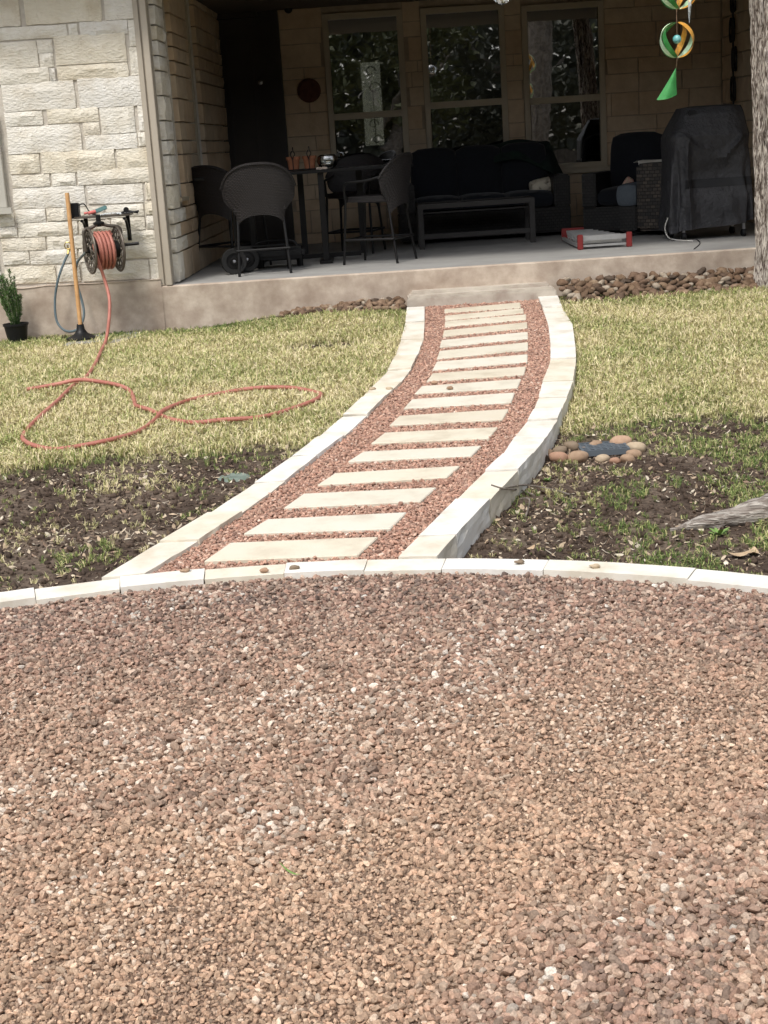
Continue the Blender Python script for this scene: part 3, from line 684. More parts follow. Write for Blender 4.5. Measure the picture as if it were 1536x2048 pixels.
# --- inner left wall, from (-1.64,12.8) to (-1.50,17)
XA, XB = -1.655, -1.50; YA = 12.80; TH = math.atan2(XB-XA, YB-YA); LN = math.hypot(XB-XA, YB-YA)
ix = Vector((XB-XA, YB-YA, 0)).normalized(); inr = Vector((ix.y, -ix.x, 0))     # towards the patio (+x)
def IP(s, z, d=0): return Vector((XA, YA, 0))+ix*s+inr*d+Vector((0, 0, z))
sill_z = on_y(352, 402, 13.4).z
gro = [(.42, .80), (1.75, 2.35)]
iw = MB()
def iwbox(s0, s1, z0, z1, d0, d1, mb): mb.obox(IP((s0+s1)/2, (z0+z1)/2, (d0+d1)/2), ix*(s1-s0)/2, inr*(d1-d0)/2, Vector((0, 0, (z1-z0)/2)))
last = 0
for s0, s1 in gro+[(LN, LN)]:
    iwbox(last, s0, ZSL, 3.3, -.2, 0, iw)
    if s1 > s0: iwbox(s0, s1, ZSL, sill_z, -.2, 0, iw)
    last = s1
wall2 = iw.build('side_wall', M['mortar'], house)
rzI = math.atan2(-ix.x, ix.y)+PI/2
ashlar(wall2, 0.0, LN, ZSL+.004, 3.3, lambda cs, cz, w, h: put_stone(wall2, PPR if cs > .5 else LPR, IP(cs, cz, .025), w, h, .07, rzI), PPR, [(a, b, sill_z, 3.4) for a, b in gro], 11)  # light stone at the front, darkened stone further in paints the falling shade
for s0, s1 in gro:
    q = MB(); iwbox(s0, s0+.05, sill_z, 3.3, -.12, -.02, q); iwbox(s1-.05, s1, sill_z, 3.3, -.12, -.02, q); iwbox(s0+.05, s1-.05, sill_z, sill_z+.05, -.12, -.02, q)
    wn = q.build('window', M['frame'], house); q = MB(); iwbox(s0+.05, s1-.05, sill_z+.05, 3.3, -.1, -.09, q); q.build('pane', M['glass'], wn)
    q = MB(); iwbox(s0-.02, s1+.02, sill_z-.001, sill_z+.03, -.02, .065, q); q.build('sill', M['frame'], wn)
# --- back wall with windows and door
def bw(px, py): return on_y(px, py, YB)
wins = []
for (xa, xb, yt, yr0, yr1, ybm) in ((643,804,26,236,227,330),(840,1008,14,213,203,330),(1042,1207,8,203,196,328)):
    x0 = bw(xa, 30).x+.0; x1 = bw(xb, 30).x; xm = (xa+xb)/2
    wins.append((x0, x1, bw(1208, 333).z, bw(xm, yt-2).z, bw(xm+8, (yr0+yr1)/2-1).z))
dx0, dx1, dzt = bw(419, 0).x, bw(553, 0).x, 3.34
holes = [(w[0]-.0, w[1]+.0, w[2], w[3]) for w in wins]+[(dx0, dx1, ZSL, dzt)]
XR = bw(1443, 100).x
def wall_holes(mb, x0, x1, z0, z1, y0, y1, hl):
    hl = sorted(hl); x = x0
    for (a, b, c, d) in hl:
        if a > x: mb.box(x, a, y0, y1, z0, z1)
        if c > z0+.01: mb.box(a, b, y0, y1, z0, c)
        if d < z1-.01: mb.box(a, b, y0, y1, d, z1)
        x = b
    mb.box(x, x1, y0, y1, z0, z1)
q = MB(); wall_holes(q, -1.75, XR+.1, ZSL-.01, 3.35, YB+.03, YB+.2, holes); wall3 = q.build('back_wall', M['shaded_mortar'], house)
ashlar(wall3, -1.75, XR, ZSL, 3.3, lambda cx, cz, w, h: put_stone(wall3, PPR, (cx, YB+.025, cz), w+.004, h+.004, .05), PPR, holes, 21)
for (x0, x1, z0, z1, zr) in wins:
    q = MB(); fwid = .062
    q.box(x0, x0+fwid, YB-.02, YB+.10, z0, z1); q.box(x1-fwid, x1, YB-.02, YB+.10, z0, z1); q.box(x0+fwid, x1-fwid, YB-.02, YB+.10, z1-fwid, z1); q.box(x0+fwid, x1-fwid, YB-.02, YB+.10, z0, z0+fwid)
    wn = q.build('window', M['frame'], house, bevel=.004)
    MB().box(x0+fwid, x1-fwid, YB+.0, YB+.06, zr-.035, zr+.035).build('rail', M['frame'], wn, bevel=.003)
    MB().box(x0+fwid, x1-fwid, YB+.02, YB+.028, zr+.035, z1-fwid).build('pane', M['glass'], wn)
    MB().box(x0+fwid, x1-fwid, YB+.035, YB+.043, z0+fwid, zr-.035).build('pane', M['glass'], wn)
    MB().box(x0-.03, x1+.03, YB-.045, YB-.02, z0-.05, z0+.0).build('sill', M['frame'], wn)
# door
q = MB(); pw = (dx1-dx0)
q.box(dx0, dx0+.04, YB-.03, YB+.15, ZSL, dzt); 
for k in range(4): q.box(dx1-.055*(k+1)-.002*k, dx1-.055*k, YB-.03+.035*k, YB+.15, ZSL, dzt)
q.box(dx0+.04, dx1-.226, YB+.0, YB+.15, dzt-.1, dzt)
dr = q.build('door', M['door'], house, bevel=.003)
MB().box(dx0+.04, dx1-.226, YB+.10, YB+.14, ZSL+.02, dzt-.1).build('door_panel', M['door'], dr)
q = MB(); zc = 1.6
for (a, b, c, d) in ((dx0+.10, dx0+.40, ZSL+.25, 1.55), (dx0+.10, dx0+.40, 1.7, 3.05)):
    q.box(a, b, YB+.085, YB+.10, c, c+.03); q.box(a, b, YB+.085, YB+.10, d-.03, d); q.box(a, a+.03, YB+.085, YB+.10, c+.03, d-.03); q.box(b-.03, b, YB+.085, YB+.10, c+.03, d-.03)
q.build('moulding', M['door'], dr)
hp = bw(513, 165); MB().lathe([(0,0),(.012,.0),(.012,.03),(.026,.04),(.026,.06),(0,.07)], (dx1-.25, YB+.10, hp.z), 12, (0,-1,0)).build('handle', M['steel'], dr, smooth=True)
# right wall
q = MB(); q.box(XR+.03, XR+.2, 12.9, YB+.1, ZSL-.01, 3.35); wall4 = q.build('side_wall', M['shaded_mortar'], house)
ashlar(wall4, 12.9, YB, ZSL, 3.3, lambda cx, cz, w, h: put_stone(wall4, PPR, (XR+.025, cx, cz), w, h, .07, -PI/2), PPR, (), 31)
q = MB(); q.box(4.0+.06, 9, YW, YW+.2, .3, ZT); q.build('front_wall', M['mortar'], house)
ashlar(bpy.data.objects['front_wall.001'], 4.25, 6.5, .5, ZT, lambda cx, cz, w, h: put_stone(bpy.data.objects['front_wall.001'], LPR, (cx, YW+.006, cz), w, h, .062), LPR, (), 8)
# ceiling, arched beam, roof
MB().box(-8, 9, 12.9, YB+.3, 3.30, 3.34).build('ceiling', M['ceiling'], house)
ar = MB(); n = 24; xa, xb = XC+.24, 4.06
def az(x):
    u = (x-xa)/(xb-xa); return 3.20+.26*math.sin(PI*u)**.8-.02
for i in range(n):
    x0 = xa+(xb-xa)*i/n; x1 = xa+(xb-xa)*(i+1)/n; za, zb = min(az(x0), 3.44), min(az(x1), 3.44)
    ar.add([(x0,12.62,za),(x1,12.62,zb),(x1,12.90,zb),(x0,12.90,za),(x0,12.62,3.6),(x1,12.62,3.6),(x1,12.90,3.6),(x0,12.90,3.6)], [(0,3,2,1),(4,5,6,7),(0,1,5,4),(2,3,7,6),(1,2,6,5),(3,0,4,7)])
ar.build('arched_beam', M['dark_beam'], house)
rf = MB(); rf.add([(-8.5,12.22,3.52),(9.5,12.22,3.52),(9.5,17.6,5.6),(-8.5,17.6,5.6),(-8.5,12.22,3.40),(9.5,12.22,3.40),(9.5,17.6,5.45),(-8.5,17.6,5.45)], [(0,1,2,3),(7,6,5,4),(0,4,5,1),(1,5,6,2),(2,6,7,3),(3,7,4,0)])
rf.add([(-8.5,17.6,5.6),(9.5,17.6,5.6),(9.5,24,3.4),(-8.5,24,3.4)], [(0,1,2,3)])
roof = rf.build('roof', M['roof'], house)
MB().box(-8.5, 9.5, 12.26, 12.62, 3.385, 3.40).build('soffit', M['trim'], house)
# dark room behind the windows
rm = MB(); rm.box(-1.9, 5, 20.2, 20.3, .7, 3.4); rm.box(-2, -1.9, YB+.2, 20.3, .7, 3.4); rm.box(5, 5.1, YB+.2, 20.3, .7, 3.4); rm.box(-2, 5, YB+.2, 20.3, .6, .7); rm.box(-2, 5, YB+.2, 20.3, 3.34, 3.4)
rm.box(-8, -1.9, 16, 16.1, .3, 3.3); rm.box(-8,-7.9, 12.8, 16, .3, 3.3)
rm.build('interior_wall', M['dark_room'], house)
# frosted sidelight with iron scrollwork, seen through the first window
YS = 20.1
sl0 = on_y(716, 126, YS); sl1 = on_y(762, 290, YS)
sx0, sx1, sz0, sz1 = sl0.x+.03, sl0.x+.28, sl1.z, sl0.z
sd_ = thing('sidelight', 'pale frosted glass strip with iron scrolls inside the first window', 'sidelight', ((sx0+sx1)/2, YS, sz0))
MB().box(sx0, sx1, YS, YS+.02, sz0, sz1).build('frosted_pane', M['frosted'], sd_)
q = MB(); xm = sx0+.14
q.tube([(xm, YS-.02, sz0+.01), (xm, YS-.02, sz1-.35)], .006, 6)
for (cz, r_, sgn) in ((sz1-.12, .075, 1), (sz1-.33, .085, -1), (sz1-.78, .07, 1), (sz1-.98, .07, -1)):
    pts = [(xm+sgn*(-.02)+math.cos(a)*r_*(1-a/9), YS-.02, cz+math.sin(a)*r_*(1-a/9)) for a in np.linspace(0, 5.6, 26)]; q.tube(pts, .007, 6)
q.build('scrollwork', M['iron'], sd_, smooth=True)

# ------------------------------------------------------------------ wall plaque, sensor, iron wall art
p = bw(618, 181); pq = MB().lathe([(0,.03),(.07,.032),(.085,.04),(.11,.035),(.128,.02),(.13,0)], (p.x, YB+.0, p.z), 28, (0,-1,0)).build('wall_plaque', M['plaque'], None, smooth=True)
tag(pq, 'round reddish brown plaque hung on the wall beside the door', 'plaque')
p = bw(577, 19); pq = MB().lathe([(0,.09),(.025,.085),(.042,.06),(.045,.03),(.035,0)], (p.x, YB, p.z), 16, (0,-1,0)).build('security_camera', M['black'], None, smooth=True)
tag(pq, 'small black dome fixed high on the wall by the door', 'camera')
q = MB(); YY = 16.35; XX = XR-.03
for (z0, off) in ((3.05, 0), (2.75, .05), (2.45, -.04), (2.15, .02)):
    for s in (-1, 1):
        pts = [(XX, YY+off+s*(.05+.05*math.cos(a)), z0+.12*math.sin(a)) for a in np.linspace(0, 6.28, 20)]; q.tube(pts, .011, 6)
q.tube([(XX, YY, 3.2), (XX, YY+.01, 1.95)], .011, 6)
tag(q.build('wall_ornament', M['iron'], None, smooth=True), 'black iron scroll ornament on the right patio wall by the tree', 'wall ornament')

# ------------------------------------------------------------------ furniture on the patio
def fl(px, py): return on_z(px, py, ZSL)
def stool(loc, rz, label):
    t_ = thing('bar_stool', label, 'bar stool', loc, rz, 'wicker bar stools around the high table')
    # local: facing +y, back at -y
    for sx in (-1, 1):
        MB().tube([(sx*.21, .20, .60), (sx*.215, .215, .56), (sx*.235, .26, 0)], .0125, 8).build('leg', M['blackm'], t_, True, False)
        MB().tube([(sx*.185, -.17, .60), (sx*.195, -.19, .52), (sx*.225, -.26, 0)], .0125, 8).build('leg', M['blackm'], t_, True, False)
        MB().tube(spline([(sx*.235, -.13, .76), (sx*.245, .0, .735), (sx*.24, .17, .725), (sx*.225, .215, .68), (sx*.22, .215, .57)], 5), .013, 8).build('armrest', M['blackm'], t_, True, False)
    q = MB(); zf = .22
    for a, b in (((-.227,.245),(.227,.245)), ((-.232,-.245),(.232,-.245)), ((-.227,.245),(-.232,-.245)), ((.227,.245),(.232,-.245))): q.tube([(*a, zf), (*b, zf)], .011, 8)
    q.build('footrest', M['blackm'], t_, True, False)
    q = MB(); q.grid(lambda u, v: ((u-.5)*.44*(1-.08*v), -.21+v*.42, .60-.02*math.sin(PI*u)*math.sin(PI*v)), 8, 8, .05)
    q.build('seat', M['wicker'], t_, True, False)
    def back(u, v):
        a = (u-.5)*2                       # -1..1 across
        top = .945-.20*abs(a)**2.5; bot = .43+.085*(1-abs(a)**2)
        wid = .205+.08*ss(.25, .75, v)
        z = bot+(top-bot)*v
        x = wid*math.sin(a*1.25)/math.sin(1.25)*(1.0+.12*v); y = -.27+.19*(1-math.cos(a*1.25))*(.5+.7*v)-.05*v
        return (x, y, z)
    q = MB(); q.grid(back, 20, 14, .016); q.build('backrest', M['wicker'], t_, True, False)
    q = MB(); q.tube([back(u, 1) for u in np.linspace(0, 1, 24)], .014, 8); q.build('back_rim', M['wicker'], t_, True, False)
    return t_
a = fl(468, 552); b = fl(559, 551)
s1 = stool(((a.x+b.x)/2+.05, (a.y+b.y)/2+.27, ZSL), R(6), 'wicker bar stool seen from behind, left end of the high table, nearest the patio edge')
a = fl(703, 531); b = fl(809, 526)
def stoolc(loc, rz, label):
    c = copy_tree(s1); c.location = loc; c.rotation_euler = (0, 0, rz); c['label'] = label; return c
stoolc(((a.x+b.x)/2+.03, (a.y+b.y)/2+.26, ZSL), R(66), 'wicker bar stool in profile at the right end of the high table')
stoolc((-1.26, 14.15, ZSL), R(-38), 'wicker bar stool against the stone side wall, half hidden behind another stool')
stoolc((-.10, 15.15, ZSL), R(165), 'wicker bar stool tucked at the far side of the high table')
# table
tz = ZSL+.85; ty = 14.0
ta = on_z(388, 350, tz); tb = on_z(830, 322, tz); TX0, TX1 = on_y(390, 350, ty).x, on_y(825, 322, ty).x
tb_ = thing('bar_table', 'long black counter height table with a thin dark top', 'table', ((TX0+TX1)/2, ty+.35, ZSL))
q = MB(); q.box(TX0, TX1, ty-.1, ty+.75, tz-.028, tz); q.build('tabletop', M['blackm'], tb_, bevel=.005)
for lx, ly in ((505,.0),(505,.6),(648,-.02),(607,.58),(724,.6),(640,.3)):
    x = on_y(lx, 450, ty+ly).x
    if (lx, ly) == (640, .3): continue
    q = MB(); q.box(x-.028, x+.028, ty+ly-.028, ty+ly+.028, ZSL+.03, tz-.028); q.build('leg', M['blackm'], tb_, bevel=.003)
for lx in (505, 648):
    x = on_y(lx, 450, ty).x; q = MB(); q.box(x-.06, x+.06, ty-.10, ty+.68, ZSL+.002, ZSL+.03); q.build('foot', M['blackm'], tb_, bevel=.003)
q = MB(); x = on_y(600, 450, ty).x; q.box(x-.5, x+.55, ty+.30, ty+.35, ZSL+.03, ZSL+.07); q.build('stretcher', M['blackm'], tb_)
# caddy and pots on the table
zc = tz; cyy = ty+.2
cx0 = on_y(569, 328, cyy).x; cx1 = on_y(636, 326, cyy).x
cd_ = thing('wire_caddy', 'black wire caddy with two looped handles on the high table', 'caddy', ((cx0+cx1)/2, cyy, zc))
q = MB(); q.tube([(cx0, cyy-.06, zc+.01), (cx1, cyy-.06, zc+.01), (cx1, cyy+.06, zc+.01), (cx0, cyy+.06, zc+.01)], .005, 6, True); q.build('tray_rim', M['iron'], cd_)
mids = [cx0+(cx1-cx0)*.27, cx0+(cx1-cx0)*.75]
for mxx in mids:
    q = MB(); h_ = .17
    q.tube(spline([(mxx, cyy-.085, zc+.01), (mxx, cyy-.08, zc+.11), (mxx+.02, cyy-.07, zc+.15), (mxx+.006, cyy-.06, zc+.18), (mxx+.004, cyy-.06, zc+.215)], 4), .005, 6)
    q.tube(spline([(mxx, cyy-.085, zc+.10), (mxx-.02, cyy-.07, zc+.15), (mxx-.004, cyy-.06, zc+.18)], 4), .005, 6)
    q.build('handle', M['iron'], cd_)
for k_, mxx in enumerate(mids):
    q = MB().lathe([(0,.0),(.048,.0),(.058,.085),(.066,.086),(.068,.115),(.060,.115),(.056,.09),(0,.088)], (mxx, cyy, zc+.014), 24)
    tag(q.build('terracotta_pot', M['terra'], None, True), ['small terracotta pot in the left side of the wire caddy', 'small terracotta pot in the right side of the wire caddy'][k_], 'pot', 'terracotta pots in the caddy')
bx = on_y(655, 322, cyy).x
bo = MB().lathe([(0,.0),(.05,.0),(.085,.03),(.10,.07),(.09,.115),(.07,.13),(.067,.13),(.086,.112),(.096,.07),(.08,.034),(0,.006)], (bx, cyy, zc), 28).build('glass_bowl', M['crystal'], None, True)
tag(bo, 'round clear glass bowl on the high table beside the pots', 'bowl')
q = MB()
for k_ in range(6):
    a = k_*1.1; q.lathe([(0,0),(.014,.006),(.018,.018),(.008,.034),(0,.04)], (bx-.04+.035*math.cos(a)*(k_ % 3)*.6-.02, cyy-.1+.02*math.sin(a), zc), 8, (math.cos(a), math.sin(a), .4))
tag(q.build('sea_shells', M['shell'], None, True), 'small pile of pale shells in front of the glass bowl', 'shells')
# wheeled cart behind the left stool
wp = fl(468, 551)
ct = thing('wheeled_cart', 'low black cart with large wheels under the left end of the table', 'cart', (wp.x+.45, wp.y+.45, ZSL))
for k_, (dx, dy, r_) in enumerate(((0, .12, .115), (.10, .28, .115))):
    c = (wp.x+dx, wp.y+dy, ZSL+r_)
    w_ = MB().lathe([(r_*.62,-.02),(r_*.95,-.022),(r_,-.01),(r_,.01),(r_*.95,.022),(r_*.62,.02)], c, 32, (.25,-1,0)).build('wheel', M['rubber'], ct, True)
    MB().lathe([(0,.016),(r_*.25,.02),(r_*.3,.006),(r_*.62,.002),(r_*.62,-.01),(0,-.01)], c, 24, (.25,-1,0)).build('rim', M['blackm'], w_, True)
    MB().lathe([(0,.034),(.012,.03),(.016,.018)], c, 12, (.25,-1,0)).build('hub', M['steel'], w_, True)
q = MB(); q.box(wp.x+.14, wp.x+.62, wp.y+.35, wp.y+.72, ZSL+.09, ZSL+.20); q.build('body', M['black'], ct, bevel=.03)
q = MB(); q.tube(spline([(wp.x+.18, wp.y+.4, ZSL+.19), (wp.x+.22, wp.y+.4, ZSL+.25), (wp.x+.50, wp.y+.4, ZSL+.25), (wp.x+.56, wp.y+.4, ZSL+.19)], 5), .012, 8); q.build('handle', M['blackm'], ct, True)
for dx in (.2, .56): MB().lathe([(0,0),(.03,0),(.03,.09)], (wp.x+dx, wp.y+.65, ZSL), 12).build('foot', M['black'], ct)
# sofa
def cushion(w, d, h, puff=.03, nu=10):
    def sup(u, v):
        a = (u*2-1); b = (v*2-1); e = max(abs(a), abs(b)); return a, b, e
    q = MB(); n = nu
    bm = bmesh.new(); bmesh.ops.create_cube(bm, size=1); bmesh.ops.subdivide_edges(bm, edges=bm.edges, cuts=5, use_grid_fill=True)
    vs = []
    for v in bm.verts:
        x, y, z = v.co*2
        k = (1-abs(x)**4)*(1-abs(y)**4)
        kx = (1-abs(y)**4)*(1-abs(z)**4); kz = (1-abs(x)**4)*(1-abs(z)**4)
        r_ = max(0, (abs(x)+abs(y)+abs(z)-2))
        sc = 1-.10*r_**2
        v.co = Vector((x*sc*w/2+math.copysign(puff*.4*kx, x)*(abs(x) == 1), y*sc*d/2+math.copysign(puff*kz, y)*(abs(y) > .99), z*sc*h/2+math.copysign(puff*k, z)*(abs(z) > .99)))
    vs = [tuple(v.co) for v in bm.verts]; bm.verts.index_update(); fs = [tuple(v.index for v in f.verts) for f in bm.faces]; bm.free()
    return vs, fs
def put_cushion(name, c, w, d, h, m_, parent, puff=.03, rot=None, world=True):
    vs, fs = cushion(w, d, h, puff); e = Euler(rot or (0, 0, 0)).to_matrix()
    q = MB(); q.add([Vector(c)+e @ Vector(v) for v in vs], fs); return q.build(name, m_, parent, True, world)
SY = 15.75
sxl = on_y(800, 450, SY).x; sxr = on_y(1143, 470, SY).x
so_ = thing('sofa', 'dark wicker sofa with navy cushions under the windows', 'sofa', ((sxl+sxr)/2, SY+.4, ZSL))
q = MB(); q.box(sxl, sxr, SY, SY+.80, ZSL+.04, ZSL+.30); q.build('base', M['wicker2'], so_, bevel=.01)
for x0 in (sxl, sxr-.17): q = MB(); q.box(x0, x0+.17, SY-.02, SY+.80, ZSL+.301, ZSL+.62); q.build('armrest', M['wicker2'], so_, bevel=.015)
q = MB(); q.box(sxl+.171, sxr-.171, SY+.68, SY+.80, ZSL+.301, ZSL+.70); q.build('back_frame', M['wicker2'], so_, bevel=.01)
cw = (sxr-sxl-.34)/3
for k_ in range(3):
    xm = sxl+.17+cw*(k_+.5)
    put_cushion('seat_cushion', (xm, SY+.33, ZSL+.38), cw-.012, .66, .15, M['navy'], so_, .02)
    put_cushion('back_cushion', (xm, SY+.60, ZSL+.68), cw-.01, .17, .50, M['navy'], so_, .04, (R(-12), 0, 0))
# blanket draped on the right end
bxr = on_y(1148, 350, SY).x
def blk(u, v):
    x = bxr-.78+.80*u
    zt = ZSL+.985-.02*math.cos(u*9)
    if v < .5: k_ = v/.5; y = SY+.50-.05*(1-k_)+.24*k_; z = zt-(1-k_)*(.10+.25*u**2)-.08*(1-k_)**2
    else: k_ = (v-.5)/.5; y = SY+.76+.04*k_; z = zt-.35*k_
    drop = ss(.72, 1, u); z -= drop**2*.42+.0*v; x -= drop*.10*(1-drop)
    y += .015*math.sin(u*14+v*3)
    return (x, y, z)
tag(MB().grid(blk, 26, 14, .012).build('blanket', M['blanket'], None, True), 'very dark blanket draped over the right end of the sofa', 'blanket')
p = on_y(1088, 361, SY+.28)
pl_ = put_cushion('pillow', (p.x, SY+.33, ZSL+.51), .28, .16, .10, M['pillow'], None, .02, (R(20), R(-8), R(10)))
tag(pl_, 'small cream and brown patterned pillow on the sofa seat', 'pillow')
# coffee table
cty = 14.95; c0 = on_y(834, 402, cty).x; c1 = on_y(1069, 392, cty).x
ctb = thing('coffee_table', 'long dark grey slatted coffee table in front of the sofa', 'table', ((c0+c1)/2, cty+.25, ZSL))
zt = ZSL+.44; fr = MB(); fr.box(c0, c1, cty, cty+.05, zt-.05, zt); fr.box(c0, c1, cty+.45, cty+.5, zt-.05, zt); fr.box(c0, c0+.05, cty+.05, cty+.45, zt-.05, zt); fr.box(c1-.05, c1, cty+.05, cty+.45, zt-.05, zt)
M['ctab'] = mat('grey brown metal', (.035,.032,.030), (.045,.042,.04), 6, .5)
fr.build('top_frame', M['ctab'], ctb, bevel=.004)
for k_ in range(6): y0 = cty+.056+k_*.0665; MB().box(c0+.05, c1-.05, y0, y0+.058, zt-.03, zt-.008).build('slat', M['ctab'], ctb)
for x in (c0+.028, c1-.028):
    for y in (cty+.028, cty+.472): MB().box(x-.027, x+.027, y-.027, y+.027, ZSL, zt-.05).build('leg', M['ctab'], ctb, bevel=.003)
MB().box(c0+.055, c1-.055, cty+.01, cty+.05, ZSL+.10, ZSL+.145).build('stretcher', M['ctab'], ctb)
MB().box(c0+.055, c1-.055, cty+.09, cty+.45, zt-.10, zt-.085).build('lower_shelf', M['ctab'], ctb)
# armchair right: wicker, turned to the left
pa = fl(1200, 462); pb = fl(1298, 475)
AX, AY = on_z(1265, 470, ZSL).x+.12, 15.72
ac = thing('armchair', 'dark wicker armchair with navy and blue grey cushions beside the covered grill', 'armchair', (AX, AY, ZSL), R(-24))
def lb(x0, x1, y0, y1, z0, z1, nm, m_, bev=.01): q = MB(); q.box(x0, x1, y0, y1, z0, z1); return q.build(nm, m_, ac, False, False, bevel=bev)
lb(-.42, .42, -.42, .42, .04, .28, 'base', M['wicker2'])
lb(-.42, -.27, -.44, .42, .281, .62, 'armrest', M['wicker2']); lb(.27, .42, -.44, .42, .281, .62, 'armrest', M['wicker2']); lb(-.269, .269, .30, .42, .281, .72, 'back_frame', M['wicker2'])
put_cushion('seat_cushion', (0, -.06, .37), .53, .72, .16, M['navy'], ac, .02, None, False)
put_cushion('back_cushion', (0, .24, .70), .53, .17, .52, M['navy'], ac, .04, (R(-10), 0, 0), False)
# towel on arm + a second chair piece nearer the grill
px_ = on_y(1315, 400, 15.0)
ot = thing('ottoman', 'woven wicker ottoman with a pale grey cushion in front of the armchair', 'ottoman', (on_y(1303, 440, 14.9).x, 15.1, ZSL), R(-28))
def lo(x0, x1, y0, y1, z0, z1, nm, m_, bev=.01): q = MB(); q.box(x0, x1, y0, y1, z0, z1); return q.build(nm, m_, ot, False, False, bevel=bev)
lo(-.02, .30, -.30, .30, .05, .70, 'side_panel', M['wicker3'], .03)
lo(-.20, -.022, -.29, .29, .05, .30, 'base', M['wicker2'], .01)
put_cushion('cushion', (-.12, -.02, .40), .20, .56, .20, M['greyblue'], ot, .015, None, False)
ot.name = 'wicker_chair'; ot['label'] = 'woven wicker chair arm with a pale blue grey cushion, half hidden by the grill cover'; ot['category'] = 'chair'
q = MB(); q.grid(lambda u, v: (px_.x-.17+.30*u, 15.05+.28*v, ZSL+.715+.008*math.sin(u*9+v*5)-.05*ss(.85, 1, 1-v)*.6), 12, 8, .006)
tag(q.build('folded_towel', M['white'], None, True), 'pale cloth lying on top of the wicker chair arm', 'towel')
p = on_y(1256, 346, 15.4); q = MB(); vs, fs = cushion(.08, .05, .10, .012); q.add([Vector((p.x, 15.42, ZSL+.50))+Euler((R(10), R(35), 0)).to_matrix() @ Vector(v) for v in vs], fs)
M['floral'] = mat('floral cloth', (.45,.06,.07), (.25,.3,.15), 22, .9, c3=(.5,.35,.28)); tag(q.build('pillow', M['floral'], None, True), 'small red and green floral pillow on the armchair', 'pillow')
# grill under cover
ga = fl(1375, 492); gb = fl(1512, 486); GY = 13.9
gx0, gx1 = on_y(1342, 470, GY).x, on_y(1512, 470, GY).x
gr = thing('covered_grill', 'barbecue grill under a dark grey cloth cover by the tree', 'grill', ((gx0+gx1)/2, GY+.3, ZSL))
secs = [(.11, .0, .0, 0), (.45, .015, .0, 0), (.80, .02, .02, 0), (.93, .02, .02, 0), (1.03, .055, .07, 0), (1.13, .095, .11, 0), (1.185, .12, .15, 0), (1.20, .22, .25, 0)]
wd = gx1-gx0; dp = .62; gcx = (gx0+gx1)/2
def gcov(u, v):
    t_ = v*(len(secs)-1); i = min(int(t_), len(secs)-2); fr_ = t_-i
    zz = secs[i][0]*(1-fr_)+secs[i+1][0]*fr_; ins = secs[i][1]*(1-fr_)+secs[i+1][1]*fr_; insd = secs[i][2]*(1-fr_)+secs[i+1][2]*fr_
    a = 2*PI*u; ca, sa = math.cos(a), math.sin(a); pw = .38
    sx = math.copysign(abs(ca)**pw, ca); sy = math.copysign(abs(sa)**pw, sa)
    fold = .020*math.sin(a*9+2*nz(zz*3, u*8))*(1-ss(.3, .95, zz))+.02*nz(u*11, zz*4, 2)
    sag = .05*math.exp(-((zz-.55)/.16)**2)*max(0, -sa)*math.cos((ca+.1)*1.6)
    x = gcx+(wd/2-ins+fold)*sx + .03*ss(.95, 1.18, zz); y = GY+.31+(dp/2-insd+fold-sag)*sy
    xr_ = x-gcx
    if sa < 0:
        y -= .050*math.exp(-((xr_+.235-.02*(1-zz))/.028)**2)*ss(.98, .85, zz)
        y -= .030*math.exp(-((zz-(.80-.55*abs(xr_+.02)**1.0+.0))/.035)**2)*(1 if -.22 < xr_ < .2 else 0)*0
        y -= .042*math.exp(-((zz-(.93-.9*(xr_+.24)))/.03)**2)*ss(-.25, -.2, xr_)*ss(.1, -.05, xr_)
        y -= .040*math.exp(-((zz-(.93-1.1*(.30-xr_)))/.035)**2)*ss(.31, .25, xr_)*ss(-.02, .1, xr_)
        y += .03*math.exp(-((xr_-.06)/.15)**2-((zz-.66)/.12)**2)
        y -= .018*math.sin(xr_*34+zz*7)*ss(.6, .2, zz)
    zb = .03*nz(u*9, 5)+(.05*ca) if v < .02 else 0
    return (x, y, ZSL+zz+zb)
q = MB(); q.grid(gcov, 160, 70); 
q.add([gcov(i/160, 1) for i in range(160)], [tuple(range(160))])
q.build('cloth_cover', M['cover'], gr, True)
def gband(u, v):
    a = 1.40*PI+u*PI*.6; p = gcov((a/(2*PI)) % 1, (.150+.032*v)); c = Vector((gcx, GY+.31, 0)); d = (Vector(p)-c); d.z = 0; return Vector(p)+d.normalized()*.006
q = MB(); q.grid(gband, 40, 3, .003); q.build('strap', M['black'], gr, True)
vz = on_y(1398, 226, GY).z; q = MB(); q.box(gcx-.20, gcx-.12, GY+.10, GY+.18, vz-.02, vz+.03); q.build('vent', M['black'], gr, bevel=.01)
for x, y in ((gx0+.13, GY+.06), (gx0+.1, GY+.5), (gx1-.1, GY+.06), (gx1-.1, GY+.5)):
    w_ = MB().lathe([(0,-.016),(.03,-.018),(.036,-.012),(.036,.012),(.03,.018),(0,.016)], (x, y, ZSL+.036), 18, (1,.2,0)).build('caster', M['black'], gr, True)
    MB().box(x-.012, x+.012, y-.012, y+.012, ZSL+.06, ZSL+.16).build('stem', M['steel'], w_)
q = MB(); p0 = fl(1392, 491)
q.tube(spline([on_y(1336, 436, GY+.2), on_y(1330, 455, GY+.2), on_y(1336, 474, GY+.1), fl(1352, 481)+Vector((0,0,.006)), fl(1385, 483)+Vector((0,0,.006))], 6), .006, 8)
tag(q.build('gas_hose', M['white'], None, True), 'thin pale hose curling onto the floor left of the grill cover', 'hose')
q = MB(); q.tube(spline([on_y(1393, 478, GY), fl(1400, 488)+Vector((0,0,.006)), fl(1388, 499)+Vector((0,0,.004))], 6), .004, 6)
